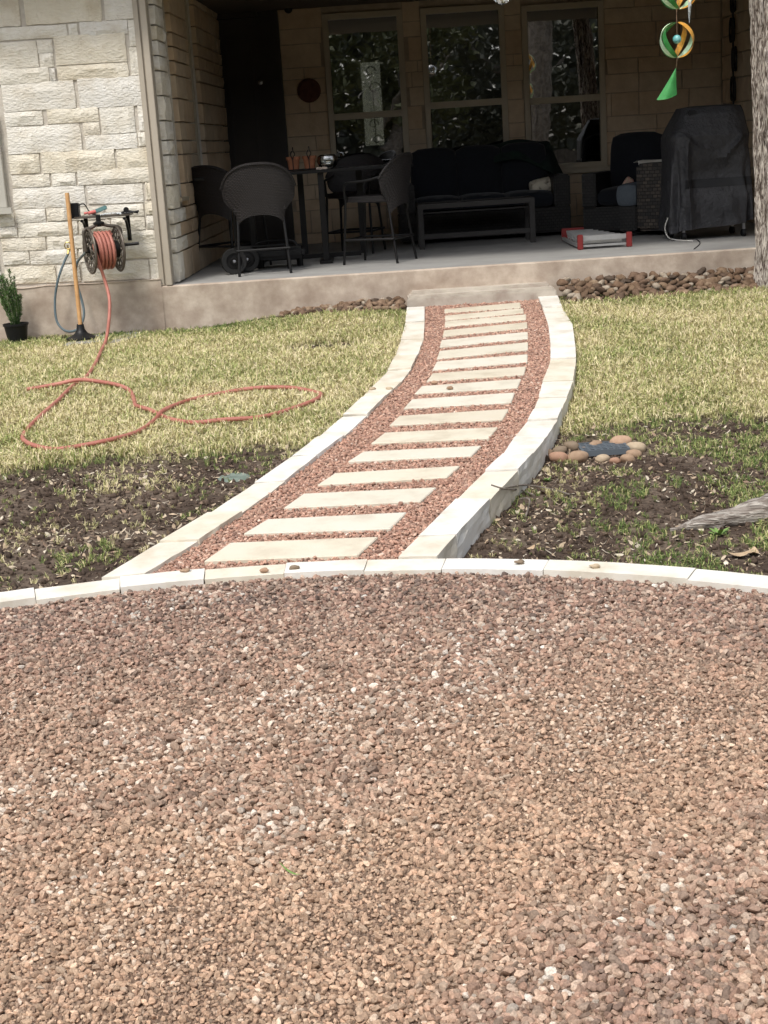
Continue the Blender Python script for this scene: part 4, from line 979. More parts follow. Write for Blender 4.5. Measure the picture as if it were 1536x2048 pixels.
tag(q.build('drawstring', M['black'], None, True), 'black cord end trailing from the grill cover', 'cord')
# folded ladder
l0 = fl(1160, 500); l1 = fl(1268, 496); lb0 = fl(1150, 458); ld = thing('folding_ladder', 'folded aluminium ladder with red end caps lying on the patio floor', 'ladder', ((l0.x+l1.x)/2, (l0.y+lb0.y)/2, ZSL))
yn, yf = l0.y, l0.y+1.25; xL0, xR0 = l0.x+.0, l1.x
for z0 in (.02, .075):
    for y0 in (yn+.02, ): MB().box(xL0+.03, xR0-.03, y0, y0+.025, ZSL+z0, ZSL+z0+(.045 if z0 > .05 else .02)).build('rail', M['alu'], ld, bevel=.003)
for k_ in range(6):
    y0 = yn+.09+k_*.17; q = MB(); q.add([(xL0+.0+.02, y0, ZSL+.06), (xR0-.06-.06*k_*.4, y0, ZSL+.06), (xR0-.06-.06*k_*.4, y0+.10, ZSL+.115), (xL0+.02, y0+.10, ZSL+.115),
        (xL0+.02, y0, ZSL+.045), (xR0-.06-.06*k_*.4, y0, ZSL+.045), (xR0-.06-.06*k_*.4, y0+.10, ZSL+.10), (xL0+.02, y0+.10, ZSL+.10)], [(0,1,2,3),(7,6,5,4),(0,4,5,1),(1,5,6,2),(2,6,7,3),(3,7,4,0)])
    q.build('step', M['alu'], ld)
for x, nm in ((xL0-.005, 0), (xR0-.02, 0)): MB().box(x-.015, x+.035, yn-.01, yn+.03, ZSL, ZSL+.135).build('end_cap', M['redp'], ld, bevel=.006)
MB().box(xL0-.01, xR0-.25, yf-.1, yf-.05, ZSL+.01, ZSL+.13).build('end_cap', M['redp'], ld, bevel=.006)
q = MB(); q.box(xL0-.012, xL0+.012, yn+.035, yf-.105, ZSL+.02, ZSL+.05); q.build('rail', M['alu'], ld)

# ------------------------------------------------------------------ hose reel, shelf and things on the front wall
YH = YSL-.03
WS = lambda px, py, dy=0: on_y(px, py, YH+dy)
sh = thing('wall_shelf', 'dark metal shelf bracket fixed to the stone wall above the hose reel', 'shelf', WS(205, 435))
zs = WS(205, 434, -.15).z; x0 = WS(150, 434, -.15).x; x1 = WS(262, 432, -.15).x
q = MB(); q.grid(lambda u, v: (x0+(x1-x0)*u, YH-.02-.24*v*(1-.25*abs(2*u-1)**3), zs), 16, 6, .014); q.build('shelf_plate', M['bronze'], sh, True)
for x in (x0+.06, x1-.05):
    q = MB(); q.tube(spline([(x, YH-.20, zs-.02), (x, YH-.12, zs-.04), (x, YH-.05, zs-.12), (x, YH-.015, zs-.19)], 5), .012, 8); q.box(x-.016, x+.016, YH-.02, YH+.0, zs-.21, zs-.0); q.build('bracket', M['blackm'], sh)
hx = WS(195, 440, -.2)
rl = thing('hose_reel', 'bronze metal hose reel with scrolled discs hanging below the shelf', 'hose reel', (hx.x, hx.y, hx.z-.3))
axd = Vector((.90, .44, 0)).normalized(); c0_ = on_y(180, 503, 12.22); c1_ = c0_+axd*.235
def disc(c, out):
    q = MB(); x = axd.orthogonal().normalized(); x = Vector((0,0,1)); y = axd.cross(x)
    ring = lambda r_, k=40: [c+x*math.cos(a)*r_+y*math.sin(a)*r_ for a in np.linspace(0, 2*PI, k, endpoint=False)]
    q.tube(ring(.175), .0095, 8, True); q.tube(ring(.045, 20), .010, 6, True); q.tube(ring(.15), .004, 6, True)
    q.build('rim', M['bronze'], rl, True)
    q = MB()
    for k_ in range(6):
        a = k_*PI/3; d = x*math.cos(a)+y*math.sin(a); e = axd.cross(d)
        q.tube([c+d*.045, c+d*.17], .006, 6)
        for s in (-1, 1):
            cc = c+d*.105+e*s*.035; q.tube([cc+(d*math.cos(t_)+e*s*math.sin(t_))*(.032-.003*t_) for t_ in np.linspace(-1.2, 4.6, 16)], .005, 6)
            cc = c+d*.14+e*s*.055; q.tube([cc+(d*math.cos(t_)+e*s*math.sin(t_))*(.02-.0015*t_) for t_ in np.linspace(-1.2, 5, 12)], .0045, 6)
    q.build('scrollwork', M['bronze'], rl, True)
disc(c0_, -1); disc(c1_, 1)
q = MB(); q.tube([c0_-axd*.04, c1_+axd*.05], .012, 8); q.tube([c0_, c1_], .07, 16); q.build('drum', M['blackm'], rl, True)
q = MB(); top = Vector(((c0_.x+c1_.x)/2-.02, (c0_.y+c1_.y)/2, zs-.03))
q.tube(spline([c0_-axd*.03, c0_-axd*.035+Vector((0,0,.10)), c0_-axd*.03+Vector((0,0,.17)), (c0_+top)/2+Vector((-.02,0,.07)), top-Vector((0,0,.02)), (c1_+top)/2+Vector((.02,0,.075)), c1_+axd*.03+Vector((0,0,.17)), c1_+axd*.035+Vector((0,0,.08)), c1_+axd*.03], 6), .014, 10); q.build('yoke', M['bronze'], rl, True)
q = MB(); q.tube([top-Vector((0,0,.04)), top+Vector((0,0,.05))], .02, 12); q.lathe([(0,0),(.045,0),(.045,.015),(.02,.025)], top-Vector((0,0,.02)), 18); q.build('swivel', M['blackm'], rl, True)
q = MB(); e = c1_+axd*.05; q.tube([e, e+Vector((.01,-.01,.02)), e+Vector((.02,-.02,.03))], .008, 6); q.tube([e+Vector((.01,-.02,.03)), e+Vector((.13,-.03,.035))], .013, 10); q.build('crank_handle', M['black'], rl, True)
# red hose : coil + drop + loops on the lawn
co = []; turns = 5
for k_ in range(turns*16+1):
    a = 2*PI*k_/16; s = k_/(turns*16); rr_ = .125-.012*0; x = Vector((0,0,1)); y = axd.cross(x)
    co.append(c0_+axd*(.045+.145*s if True else 0)+(x*math.cos(a)+y*math.sin(a))*rr_)
co = co[::-1]
hp = [(211,565),(219,600),(218,640),(212,680),(204,712)]
dropp = [c0_+axd*.06+Vector((.0,-.125,.06)), c0_+axd*.07+Vector((.01,-.135,-.05))]+[on_y(x, y, 12.15-.10*i) for i, (x, y) in enumerate(hp[:4])]
gp = [(203,712),(192,740),(172,765),(145,783),(118,815),(78,848),(52,874),(48,893),(68,905),(110,909),(165,905),(228,894),(280,873),(312,850),(330,835),(380,812),(440,797),(510,790),(580,788),(628,793),(643,802),(632,814),(590,826),(525,846),(450,855),(390,857),(340,848),(300,834),(274,824),(270,812),(262,795),(240,784),(205,779),(160,778),(110,783),(55,789)]
gpts = []
for i, (x, y) in enumerate(gp):
    p = ground_at(x, y); dz = .037+.008*math.sin(i*1.9)
    gpts.append(p+Vector((0, 0, dz)))
gpts[4].z += .0; gpts[-3].z += .025; gpts[-4].z += .02; gpts[15].z += .0
q = MB(); q.tube(co, .0125, 8); 
for lay in (1,):    # second layer of turns
    q.tube([c0_+axd*(.055+.125*(k_/(4*16)))+(Vector((0,0,1))*math.cos(2*PI*k_/16)+axd.cross(Vector((0,0,1)))*math.sin(2*PI*k_/16))*.146 for k_ in range(4*16+1)], .0125, 8)
q.tube(spline(dropp+gpts, 6), .0132, 10)
tag(q.build('garden_hose', M['hose_red'], None, True), 'red garden hose wound on the reel and looping across the lawn', 'hose')
# blue supply hose and faucet
q = MB(); q.tube(spline([WS(137, 506, -.05), WS(128, 525, -.07), WS(116, 560, -.1), WS(110, 600, -.1), WS(113, 640, -.12), WS(128, 660, -.14), WS(148, 662, -.14), WS(162, 650, -.14), WS(168, 625, -.12), WS(162, 595, -.1), WS(152, 560, -.1), WS(153, 530, -.12), WS(160, 517, -.16), c0_-axd*.03], 7), .0105, 8)
tag(q.build('supply_hose', M['hose_blue'], None, True), 'blue grey hose looping from the faucet down behind the wooden pole', 'hose')
fc = thing('faucet', 'brass outdoor faucet on the stone wall left of the hose reel', 'faucet', WS(138, 500))
p = WS(139, 500); q = MB(); q.tube([p+Vector((0,.02,0)), p+Vector((0,-.05,0)), p+Vector((-.005,-.06,-.03))], .011, 8); q.build('spout', M['brass'], fc, True)
q = MB(); q.tube([p+Vector((.028*math.cos(a), -.05, .04+.028*math.sin(a))) for a in np.linspace(0, 2*PI, 14, endpoint=False)], .005, 6, True); q.tube([p+Vector((0,-.05,0)), p+Vector((0,-.05,.045))], .006, 6); q.build('handle', M['brass'], fc, True)
# things on the shelf
zz = zs+.001
p = WS(148, 425, -.13); bxo = MB(); bxo.box(p.x-.045, p.x+.045, YH-.17, YH-.08, zz, zz+.125); o = bxo.build('timer_box', M['black'], None, bevel=.008); tag(o, 'black plastic box standing on the left end of the wall shelf', 'box')
q = MB(); q.tube(spline([(p.x+.04, YH-.12, zz+.10), (p.x+.09, YH-.13, zz+.11), (p.x+.14, YH-.12, zz+.03), (p.x+.22, YH-.1, zz+.012), (p.x+.05, YH-.06, zz+.012)], 8), .005, 6); tag(q.build('cable', M['black'], None, True), 'black cable curling from the box across the shelf', 'cable')
q = MB(); a = WS(176, 427, -.2); q.tube([a, a+Vector((.06,.02,.012))], .014, 12); q.tube([a+Vector((-.03,.0,.003)), a+Vector((-.005,.0,.003))], .010, 10); tag(q.build('hose_nozzle', M['pinkplastic'], None, True), 'pink and white hose fitting on the shelf', 'nozzle')
a = WS(190, 420, -.14); q = MB(); q.obox(a+Vector((.04,0,.0)), (.055,.01,.018), (0,.018,0), (-.005,0,.016)); tag(q.build('sprinkler_part', M['teal'], None, bevel=.005), 'teal grey tool lying on the middle of the shelf', 'tool')
q = MB(); a = WS(222, 424, -.12); q.grid(lambda u, v: (a.x-.08+.17*u, YH-.2+.12*v, zz+.012+.022*abs(nz(u*6, v*5, 3))+.012*math.sin(u*PI)), 14, 8, .003); tag(q.build('plastic_packet', M['clear'], None, True), 'crumpled clear packet on the shelf beside the clippers', 'packet')
q = MB(); a = WS(255, 422, -.12); q.tube(spline([(a.x-.05, YH-.14, zz+.02), (a.x, YH-.14, zz+.035), (a.x+.09, YH-.15, zz+.015)], 5), .008, 8); q.tube(spline([(a.x-.04, YH-.17, zz+.015), (a.x+.02, YH-.16, zz+.02), (a.x+.10, YH-.17, zz+.03)], 5), .007, 8)
q.lathe([(0,-.006),(.022,-.006),(.022,.006),(0,.006)], (a.x-.005, YH-.15, zz+.045), 14, (0,-1,0)); tag(q.build('clippers', M['black'], None, True), 'black garden clippers on the right end of the shelf', 'clippers')
# pole with flared base
gp0 = on_y(163, 688, 12.22); top_ = on_y(134, 386, 12.36); bs = on_y(162, 664, 12.22); zg = gz(gp0.x, 12.22)
pt = thing('tamper', 'wooden pole with a flared black base leaning by the hose reel', 'pole', (gp0.x, 12.22, zg+.02))
MB().tube([bs-Vector((0,0,.03)), bs*.5+top_*.5, top_], .0175, 12).build('handle', M['wood'], pt, True)
d = bs.z-zg-.03
q = MB(); q.lathe([(0,.0),(.125,.0),(.125,.012),(.10,.022),(.055,.045),(.035,.075),(.028,.12),(.028,d+.02),(0,d+.02)], (bs.x, 12.22, zg+.03), 20); q.build('base', M['black'], pt, True)
# flat stone under it
for k_, (a_, b_, lbl) in enumerate((((125,699),(212,690),'grey flat stone under the flared base of the pole'), ((215,695),(280,680),'grey flat stone against the foundation right of the hose'))):
    A, B = ground_at(*a_), ground_at(*b_)
    o = prism([(A.x, A.y), (B.x, B.y+.0), (B.x-.03, 12.45), ((A.x+B.x)/2, 12.5), (A.x+.03, 12.4)], lambda x, y: gz(x, 12.2, 'left')+.028, .05, 'flat_stone', M['slab'], None, .006); tag(o, lbl, 'stone')
# potted rosemary
pp = ground_at(36, 686); pz = pp.z
po = thing('potted_rosemary', 'young rosemary bush in a black nursery pot against the foundation', 'potted plant', pp)
MB().lathe([(0,0),(.075,.0),(.098,.145),(.106,.147),(.106,.165),(.097,.165),(.093,.14),(0,.14)], pp, 24).build('pot', M['black'], po, True)
q = MB(); q.lathe([(0,.001),(.092,0)], pp+Vector((0,0,.142)), 20); q.build('soil', gm and M['void'], po)
q = MB(); nd = MB(); rr = random.Random(5)
for k_ in range(34):
    a = rr.uniform(0, 6.28); lean = rr.uniform(.02, .13); h_ = rr.uniform(.22, .50)*(1-lean*1.6)
    pts = [pp+Vector((math.cos(a)*.015, math.sin(a)*.015, .13)), pp+Vector((math.cos(a)*lean*.6-.01, math.sin(a)*lean*.6, .13+h_*.5)), pp+Vector((math.cos(a)*lean*.95-.03, math.sin(a)*lean*.8, .13+h_))]
    sp_ = spline(pts, 7); q.tube(sp_, .0028, 5)
    for i, s_p in enumerate(sp_[2:]):
        for j in range(13):
            t2 = rr.uniform(0, 6.28); d = Vector((math.cos(t2)*.7, math.sin(t2)*.7, rr.uniform(.3, 1.1))).normalized()*rr.uniform(.018, .034); sd2 = d.orthogonal().normalized()*.0032
            b0 = s_p+Vector((0, 0, rr.uniform(-.015, .015))); n0 = len(nd.v); nd.v += [b0-sd2, b0+sd2, b0+d*.7+sd2*.8, b0+d]; nd.f += [(n0, n0+1, n0+2, n0+3)]
q.build('stem', M['stem'], po, True); f2 = nd.build('foliage', M['needle'], po); f2['kind'] = 'stuff'

# ------------------------------------------------------------------ river rocks by the slab
RK = [rock_mesh('stone', 2, 500+i, .35, M['river'], (1, .8, .62), 5) for i in range(10)]
def rock_bed(nm, label, xr, yr_, n, big, dzf):
    t_ = bpy.data.objects.new(nm, None); link(t_); t_.location = ((xr[0]+xr[1])/2, 12.3, .45); tag(t_, label, None, None, 'structure')
    b_ = base_of(t_)
    for k_ in range(n):
        x = xr[0]+(xr[1]-xr[0])*((k_+random.random())/n); v = (k_*.618) % 1; y = yr_[0](x)+v*(YSL-.04-yr_[0](x)); s = random.uniform(*big)
        o = bpy.data.objects.new('stone', random.choice(RK)); o.location = Vector((x, y, gz(x, min(y, 12.5), 'right' if x > .5 else 'left')+s*.25+dzf(x, v)))-b_
        o.scale = (s, s*random.uniform(.8, 1.1), s*random.uniform(.8, 1.1)); o.rotation_euler = (random.gauss(0, .4), random.gauss(0, .4), random.uniform(0, 6.28)); link(o, t_)
rock_bed('rock_bed', 'strip of brown river rocks along the patio slab right of the step', (xr+.05, 4.1), (lambda x: 11.95+.16*ss(1.7, 2.6, x),), 300, (.024, .060), lambda x, v: .0+.13*v)
rock_bed('rock_bed', 'patch of brown river rocks along the slab left of the step', (-.75, .27), (lambda x: 12.42-.30*ss(-.7, .2, x),), 110, (.022, .05), lambda x, v: .02+.05*v*ss(-.6, .1, x))
# drain grate with ring of stones
dc = ground_at(1206, 904); rr = random.Random(3)
dg = thing('drain_grate', 'dark square plastic drain grate set in a ring of round stones', 'drain', dc)
gxa = ground_at(1158, 908); gxb = ground_at(1252, 900); gw = (gxb.x-gxa.x)/2; ghy = gw*.85
zt = dc.z+.034
fr = MB()
fr.box(dc.x-gw, dc.x+gw, dc.y-ghy, dc.y-ghy+.012, zt-.03, zt); fr.box(dc.x-gw, dc.x+gw, dc.y+ghy-.012, dc.y+ghy, zt-.03, zt); fr.box(dc.x-gw, dc.x-gw+.012, dc.y-ghy+.012, dc.y+ghy-.012, zt-.03, zt); fr.box(dc.x+gw-.012, dc.x+gw, dc.y-ghy+.012, dc.y+ghy-.012, zt-.03, zt)
fr.build('frame', M['grate'], dg)
for k_ in range(4): y0 = dc.y-ghy+.012+(k_+1)*(2*ghy-.024)/5; MB().box(dc.x-gw+.012, dc.x+gw-.012, y0-.009, y0+.009, zt-.005, zt-.001).build('bar', M['grate'], dg)
q = MB()
for k_ in range(6): x0 = dc.x-gw+.012+(k_+1)*(2*gw-.024)/7; q.box(x0-.005, x0+.005, dc.y-ghy+.012, dc.y+ghy-.012, zt-.006, zt-.003)
q.build('cross_bar', M['grate'], dg)
MB().box(dc.x-gw+.012, dc.x+gw-.012, dc.y-ghy+.012, dc.y+ghy-.012, zt-.06, zt-.05).build('pit', M['void'], dg)
ring = [((1093,905),.030,'pale brown stone touching the path edging left of the drain'),((1120,900),.034,'brown stone at the far left of the drain ring'),((1143,893),.04,'grey brown stone at the back left of the drain ring'),((1190,890),.035,'pinkish stone behind the drain grate'),
 ((1240,887),.052,'broad tan stone at the back right of the drain ring'),((1273,896),.045,'round tan stone at the right end of the drain ring'),((1268,908),.036,'smaller pink stone at the right front of the drain ring'),((1255,917),.034,'pale flat stone at the front right corner of the drain'),
 ((1205,917),.034,'yellowish stone in front of the drain grate'),((1155,917),.050,'grey green stone in front of the left corner of the drain'),((1118,916),.045,'olive brown stone at the front left of the drain ring'),((1168,898),.026,'small dark stone against the left side of the grate'),((1230,920),.026,'pale small stone at the front of the drain ring')]
RP2 = [rock_mesh('river_stone', 3, 600+i, .16, M['river2'], (1.15, .85, .68), 0) for i in range(5)]
for k_, ((x, y), s, lbl) in enumerate(ring):
    p = ground_at(x, y+6); o = bpy.data.objects.new('river_stone', RP2[k_ % 5]); o.location = p+Vector((0, 0, s*.42)); o.scale = (s, s, s*1.05); o.rotation_euler = (0, rr.uniform(-.2, .2), rr.uniform(-.5, .5)); link(o)
    tag(o, lbl, 'stone', 'rounded stones around the drain')

# ------------------------------------------------------------------ grass and litter
GMAT = inst_mat('grass blades', 'grass', .75)
def tuft_mesh(seed, n, hmin, hmax, spread, wd, lay=.6):
    rr = random.Random(seed); q = MB(); val = []
    for _ in range(n):
        a = rr.uniform(0, 6.28); b0 = Vector((rr.uniform(-1, 1)*spread, rr.uniform(-1, 1)*spread, -.004)); h_ = rr.uniform(hmin, hmax); d = Vector((math.cos(a), math.sin(a), 0)); s = Vector((-d.y, d.x, 0))*wd*rr.uniform(.7, 1.2)
        ln = rr.uniform(.15, 1)*lay; up = Vector((0, 0, 1)); bv = rr.random()
        p1 = b0+up*h_*.55*(1-ln*.3)+d*h_*.35*ln; p2 = p1+up*h_*.35*(1-ln)*1.0+d*h_*(.15+.5*ln)-up*h_*.08*ln
        n0 = len(q.v); q.v += [b0-s*.5, b0+s*.5, p1-s*.45, p1+s*.45, p2]; q.f += [(n0, n0+1, n0+3, n0+2), (n0+2, n0+3, n0+4)]; val += [bv]*5
    me = q.mesh('tuft', mat=GMAT); at_ = me.attributes.new('blade', 'FLOAT', 'POINT'); at_.data.foreach_set('value', np.array(val, 'f')*.62); return me
tufts = proto_coll('tuft', [tuft_mesh(i, 14, .028, .075, .024, .0056, .8) for i in range(8)]+[tuft_mesh(40+i, 12, .04, .085, .015, .005, .75) for i in range(4)])
X, Y = jitter(-4.2, 4.4, 5.0, 12.62, .029)
xl_ = np.array([polyx(LO, b) for b in Y]); xr_ = np.array([polyx(RO, b) for b in Y])
k = ((X < xl_-.01) | (X > xr_+.01) | (Y > 12.4)) & (np.abs(X) < .33*Y+.9) & ~((X-CX)**2+(Y-CY)**2 < (CR+.02)**2) & ~((X > .25) & (X < 1.5) & (Y > 12.25)); X, Y = X[k], Y[k]
P = []; S_ = []; I_ = []; T_ = []
for a, b in zip(X, Y):
    l = lawn(a, b); right = a > 1 and region(a, b) == 'right'
    d = l
    gn = nz(a*1.4, b*1.4, 20)
    if l < .5:
        patch = ss(-.02, .5, nz(a*2.6, b*2.6, 31)+.25*nz(a*9, b*9, 1)+(.20 if right else .05))
        d = max(l, patch*(.8 if right else .45)); d = max(d, .035 if right else .13)
    # edges: rock beds, soil beside the curb near the drain
    if b > 12.0+.18*ss(1.6, 2.2, a) and a > 1.4: d *= .12
    if b > 12.42-.30*ss(-.7, .2, a) and -.8 < a < .3: d *= .06
    if math.hypot(a-dc.x, (b-dc.y)*1.1) < .24: d *= .04
    if right and b < 7.7: d *= ss(.05, .75, a-polyx(RO, b)+.15*nz(a*4, b*4))*.9+.06
    if random.random() > d: continue
    z = gz(a, b, 'right' if a > polyx(RI, min(b, 12.3)) else 'left')
    sc = (.75+.5*random.random())*(.65+.35*min(1, d*1.3))
    green = .12+.20*gn+.07*nz(a*6, b*6, 3)
    if l < .5: green += .30 if (right or nz(a*2, b*2, 44) > .05) else -.05; sc *= .68
    if b > 11.6: green += .22*ss(11.6, 12.4, b)
    green += .05+.10*max(0, nz(a*.9+3, b*.9, 70))
    P.append((a, b, z)); S_.append((sc,)*3); I_.append(random.randrange(0, 12) if l > .3 else random.choice((8,9,10,11,0,3))); T_.append((green,)*3+(1,))
n = len(P); print('tufts', n)
rot = np.stack([rng.normal(0, .15, n), rng.normal(0, .15, n), rng.uniform(0, 6.28, n)], 1)
scatter('grass', tufts, P, rot, S_, I_, T_, 'thin straw coloured and green lawn grass on both sides of the path')
# soil crumbs and leaf litter
X, Y = jitter(-4.2, 4.4, 5.0, 9.4, .030)
P = []; S_ = []; T_ = []
for a, b in zip(X, Y):
    if in_circle(a, b, -.02) or abs(a) > .33*b+.8: continue
    if polyx(LO, b)-.0 < a < polyx(RO, b)+.0: continue
    l = lawn(a, b)
    if l > .6 or random.random() < .35+l: continue
    s = random.choice((.004,.006,.008,.010,.014,.020 if random.random() < .3 else .007)); c = random.uniform(.6, 1.3)
    P.append((a, b, gz(a, b)+s*.2)); S_.append((s,)*3); T_.append((.085*c, .06*c, .045*c, 1))
n = len(P); print('crumbs', n)
scatter('soil_crumbs', clod, P, np.stack([rng.uniform(0, 3, n)]*3, 1), S_, rng.integers(0, 6, n), T_, 'dark crumbly soil on the bare patches of the yard')
lmat = inst_mat('leaf litter', 'rock', .8, .2, 60)
def litter_mesh(i):
    rr = random.Random(900+i); q = MB(); wv = rr.uniform(.3, .6) if i % 3 else rr.uniform(.07, .14); cu = rr.uniform(-.4, .7)
    q.grid(lambda u, v: (u*2-1, (v-.5)*2*wv*math.sin(PI*(.08+.84*u)), .25*cu*((u*2-1)**2)+.15*math.sin(v*PI)+.1*nz(u*3, v*2, i)), 5, 2); m_ = q.mesh('litter', mat=lmat, smooth=True); return m_
lit = proto_coll('litter', [litter_mesh(i) for i in range(8)])
X, Y = jitter(-4.2, 4.4, 5.0, 12.5, .030)
P = []; S_ = []; T_ = []; C_ = np.array([(.52,.43,.32),(.42,.32,.22),(.60,.53,.42),(.30,.21,.15),(.48,.37,.26)])
for a, b in zip(X, Y):
    if in_circle(a, b, -.02) or abs(a) > .33*b+.8: continue
    if polyx(LO, b)-.01 < a < polyx(RO, b)+.01 and b < 12.34: continue
    l = lawn(a, b); pr = (.6*(1-l)+.05)*(.35+1.2*ss(-.2, .4, nz(a*2, b*2, 60)))
    if random.random() > pr: continue
    s = random.choice((.006,.007,.008,.010,.012,.015,.019)); P.append((a, b, gz(a, b)+.006)); S_.append((s, s, s)); c = C_[random.randrange(5)]*random.uniform(.75, 1.15); T_.append((*c, 1))
n = len(P); print('litter', n)
scatter('leaf_litter', lit, P, np.stack([rng.normal(0, .5, n), rng.normal(0, .5, n), rng.uniform(0, 6.28, n)], 1), S_, rng.integers(0, 8, n), T_, 'pale dead leaves and straw bits scattered over the dirt')

# small things on the right: root, weed, twigs, leaf
rp = [ground_at(1340, 1062), ground_at(1400, 1056), ground_at(1455, 1050), ground_at(1500, 1044), ground_at(1560, 1032), ground_at(1680, 1015), ground_at(1850, 1000)]
q = MB(); sp_ = spline([p+Vector((0, 0, [.004,.018,.03,.038,.05,.08,.14][i])) for i, p in enumerate(rp)], 8); rads = [float(np.interp(i/(len(sp_)-1), [0,.15,.35,.6,.8,1], [.008,.026,.040,.058,.085,.14])) for i in range(len(sp_))]
q.tube(sp_, rads, 20)
for v in q.v: 
    nn = nz(v.x*6, v.y*45, v.z*45); v.z += .014*nn; v.y += .010*nz(v.x*8, v.y*40, v.z*40+5)
ROOTV = q
# weeds
def weed(px, py, sc, lbl, nm='weed'):
    p = ground_at(px, py); t_ = MB(); rr = random.Random(int(px))
    for k_ in range(11):
        a = k_*2.4; d = Vector((math.cos(a), math.sin(a), 0)); s = Vector((-d.y, d.x, 0)); L_ = sc*rr.uniform(.7, 1.1); up = rr.uniform(.3, 1.0)
        t_.grid(lambda u, v: p+d*L_*u*(1-.3*up)+Vector((0, 0, 1))*(L_*up*u*(1.2-.5*u))+s*(v-.5)*L_*.38*math.sin(PI*(.05+.9*u)), 5, 2)
    return tag(t_.build(nm, M['weed'], None, True), lbl, 'weed', None)
weed(1438, 1072, .055, 'bright green leafy weed growing in front of the tree root')
weed(1095, 963, .03, 'tiny green seedling by the drain stones')
for k_, (pts, lbl) in enumerate(((((983,970),(1010,978),(1040,986),(1068,1000)), 'thin dark twig leaning across the right path edging'), (((1000,992),(1050,990),(1110,986),(1140,1000)), 'longer thin twig lying on the dark soil beside the path'), (((1040,1010),(1060,1020),(1052,1038)), 'short forked twig on the dark soil'))):
    pw_ = [ground_at(x, y)+Vector((0, 0, .03+.02*math.sin(i*2))) for i, (x, y) in enumerate(pts)]
    if k_ == 0: pw_[0] = on_plane(983, 970, TOP+.05); pw_[1] = on_plane(1010, 978, TOP+.03)
    q = MB(); q.tube(spline(pw_, 6), .004, 6); tag(q.build('twig', M['bark2'], None, True), lbl, 'twig', 'twigs beside the path')
for k_, (px, py, s, lbl) in enumerate(((1478,1116,.05,'curled dry leaf lying near the right end of the curved edging'),(1508,1112,.04,'small dry leaf on the dirt at the far right'),(582,1762,.03,'thin pale green leaf blade lying on the gravel'),(1060,1104,.03,'dry straw stub beside the path corner'))):
    p = ground_at(px, py); a = k_*1.3; q = MB()
    wv = .5 if k_ != 2 else .12
    q.grid(lambda u, v: p+Vector((math.cos(a), math.sin(a), 0))*s*(u*2-1)+Vector((-math.sin(a), math.cos(a), 0))*s*wv*(v*2-1)*math.sin(PI*(.06+.88*u))+Vector((0, 0, .014+s*.35*(u*2-1)**2+(.02*u if k_ == 2 else 0))), 8, 3)
    tag(q.build('fallen_leaf', M['dryleaf'] if k_ != 2 else M['weed'], None, True), lbl, 'leaf', 'single fallen leaves')
p = ground_at(468, 955); q = MB(); q.lathe([(0,.008),(.055,.008),(.06,.011),(.075,.006),(.09,-.006),(.10,-.03)], p, 24); M['lid'] = mat('green lid', (.14,.18,.15), (.24,.28,.24), 10, .6)
tag(q.build('irrigation_lid', M['lid'], None, True), 'round green irrigation lid half hidden in grass left of the path', 'lid')

# ------------------------------------------------------------------ trees
def trunk_mesh(base, top, r0_, r1_, seed, seg=90, n=56, amp=.12, flare=0):
    q = MB(); base = Vector(base); top = Vector(top)
    for i in range(seg+1):
        t_ = i/seg; c = base.lerp(top, t_)+Vector((.10*nz(t_*2, seed), .10*nz(t_*2, seed, 5), 0)); r_ = r0_+(r1_-r0_)*t_+flare*math.exp(-t_*18)
        for k_ in range(n):
            a = 2*PI*k_/n; d = Vector((math.cos(a), math.sin(a), 0))
            rid = 1-abs(nz(math.cos(a)*4.6+seed, math.sin(a)*4.6, t_*3.5*(top.z-base.z)*.5)*2); rid2 = nz(math.cos(a)*13, math.sin(a)*13, t_*(top.z-base.z)*4.5+seed)
            q.v.append(c+d*r_*(1+amp*(rid-.6)+amp*.6*rid2))
    for i in range(seg):
        for k_ in range(n): q.f.append((i*n+k_, i*n+(k_+1) % n, (i+1)*n+(k_+1) % n, (i+1)*n+k_))
    return q
def crown(cs, n, m_, parent, seed, ls=.09):
    rr = random.Random(seed); q = MB()
    for _ in range(n):
        c, r_ = rr.choice(cs); d = Vector((rr.gauss(0,1), rr.gauss(0,1), rr.gauss(0,.7))).normalized()*r_*rr.random()**.45; p = Vector(c)+d
        if nz(p.x*1.4, p.y*1.4, p.z*1.4) < -.12: continue
        a = Vector((rr.gauss(0,1), rr.gauss(0,1), rr.gauss(0,.6))).normalized()*ls*rr.uniform(.6, 1.3); b_ = a.orthogonal().normalized()*ls*.4
        n0 = len(q.v); q.v += [p-a, p+b_, p+a, p-b_]; q.f.append((n0, n0+1, n0+2, n0+3))
    o = q.build('crown', m_, parent); o['kind'] = 'stuff'; return o
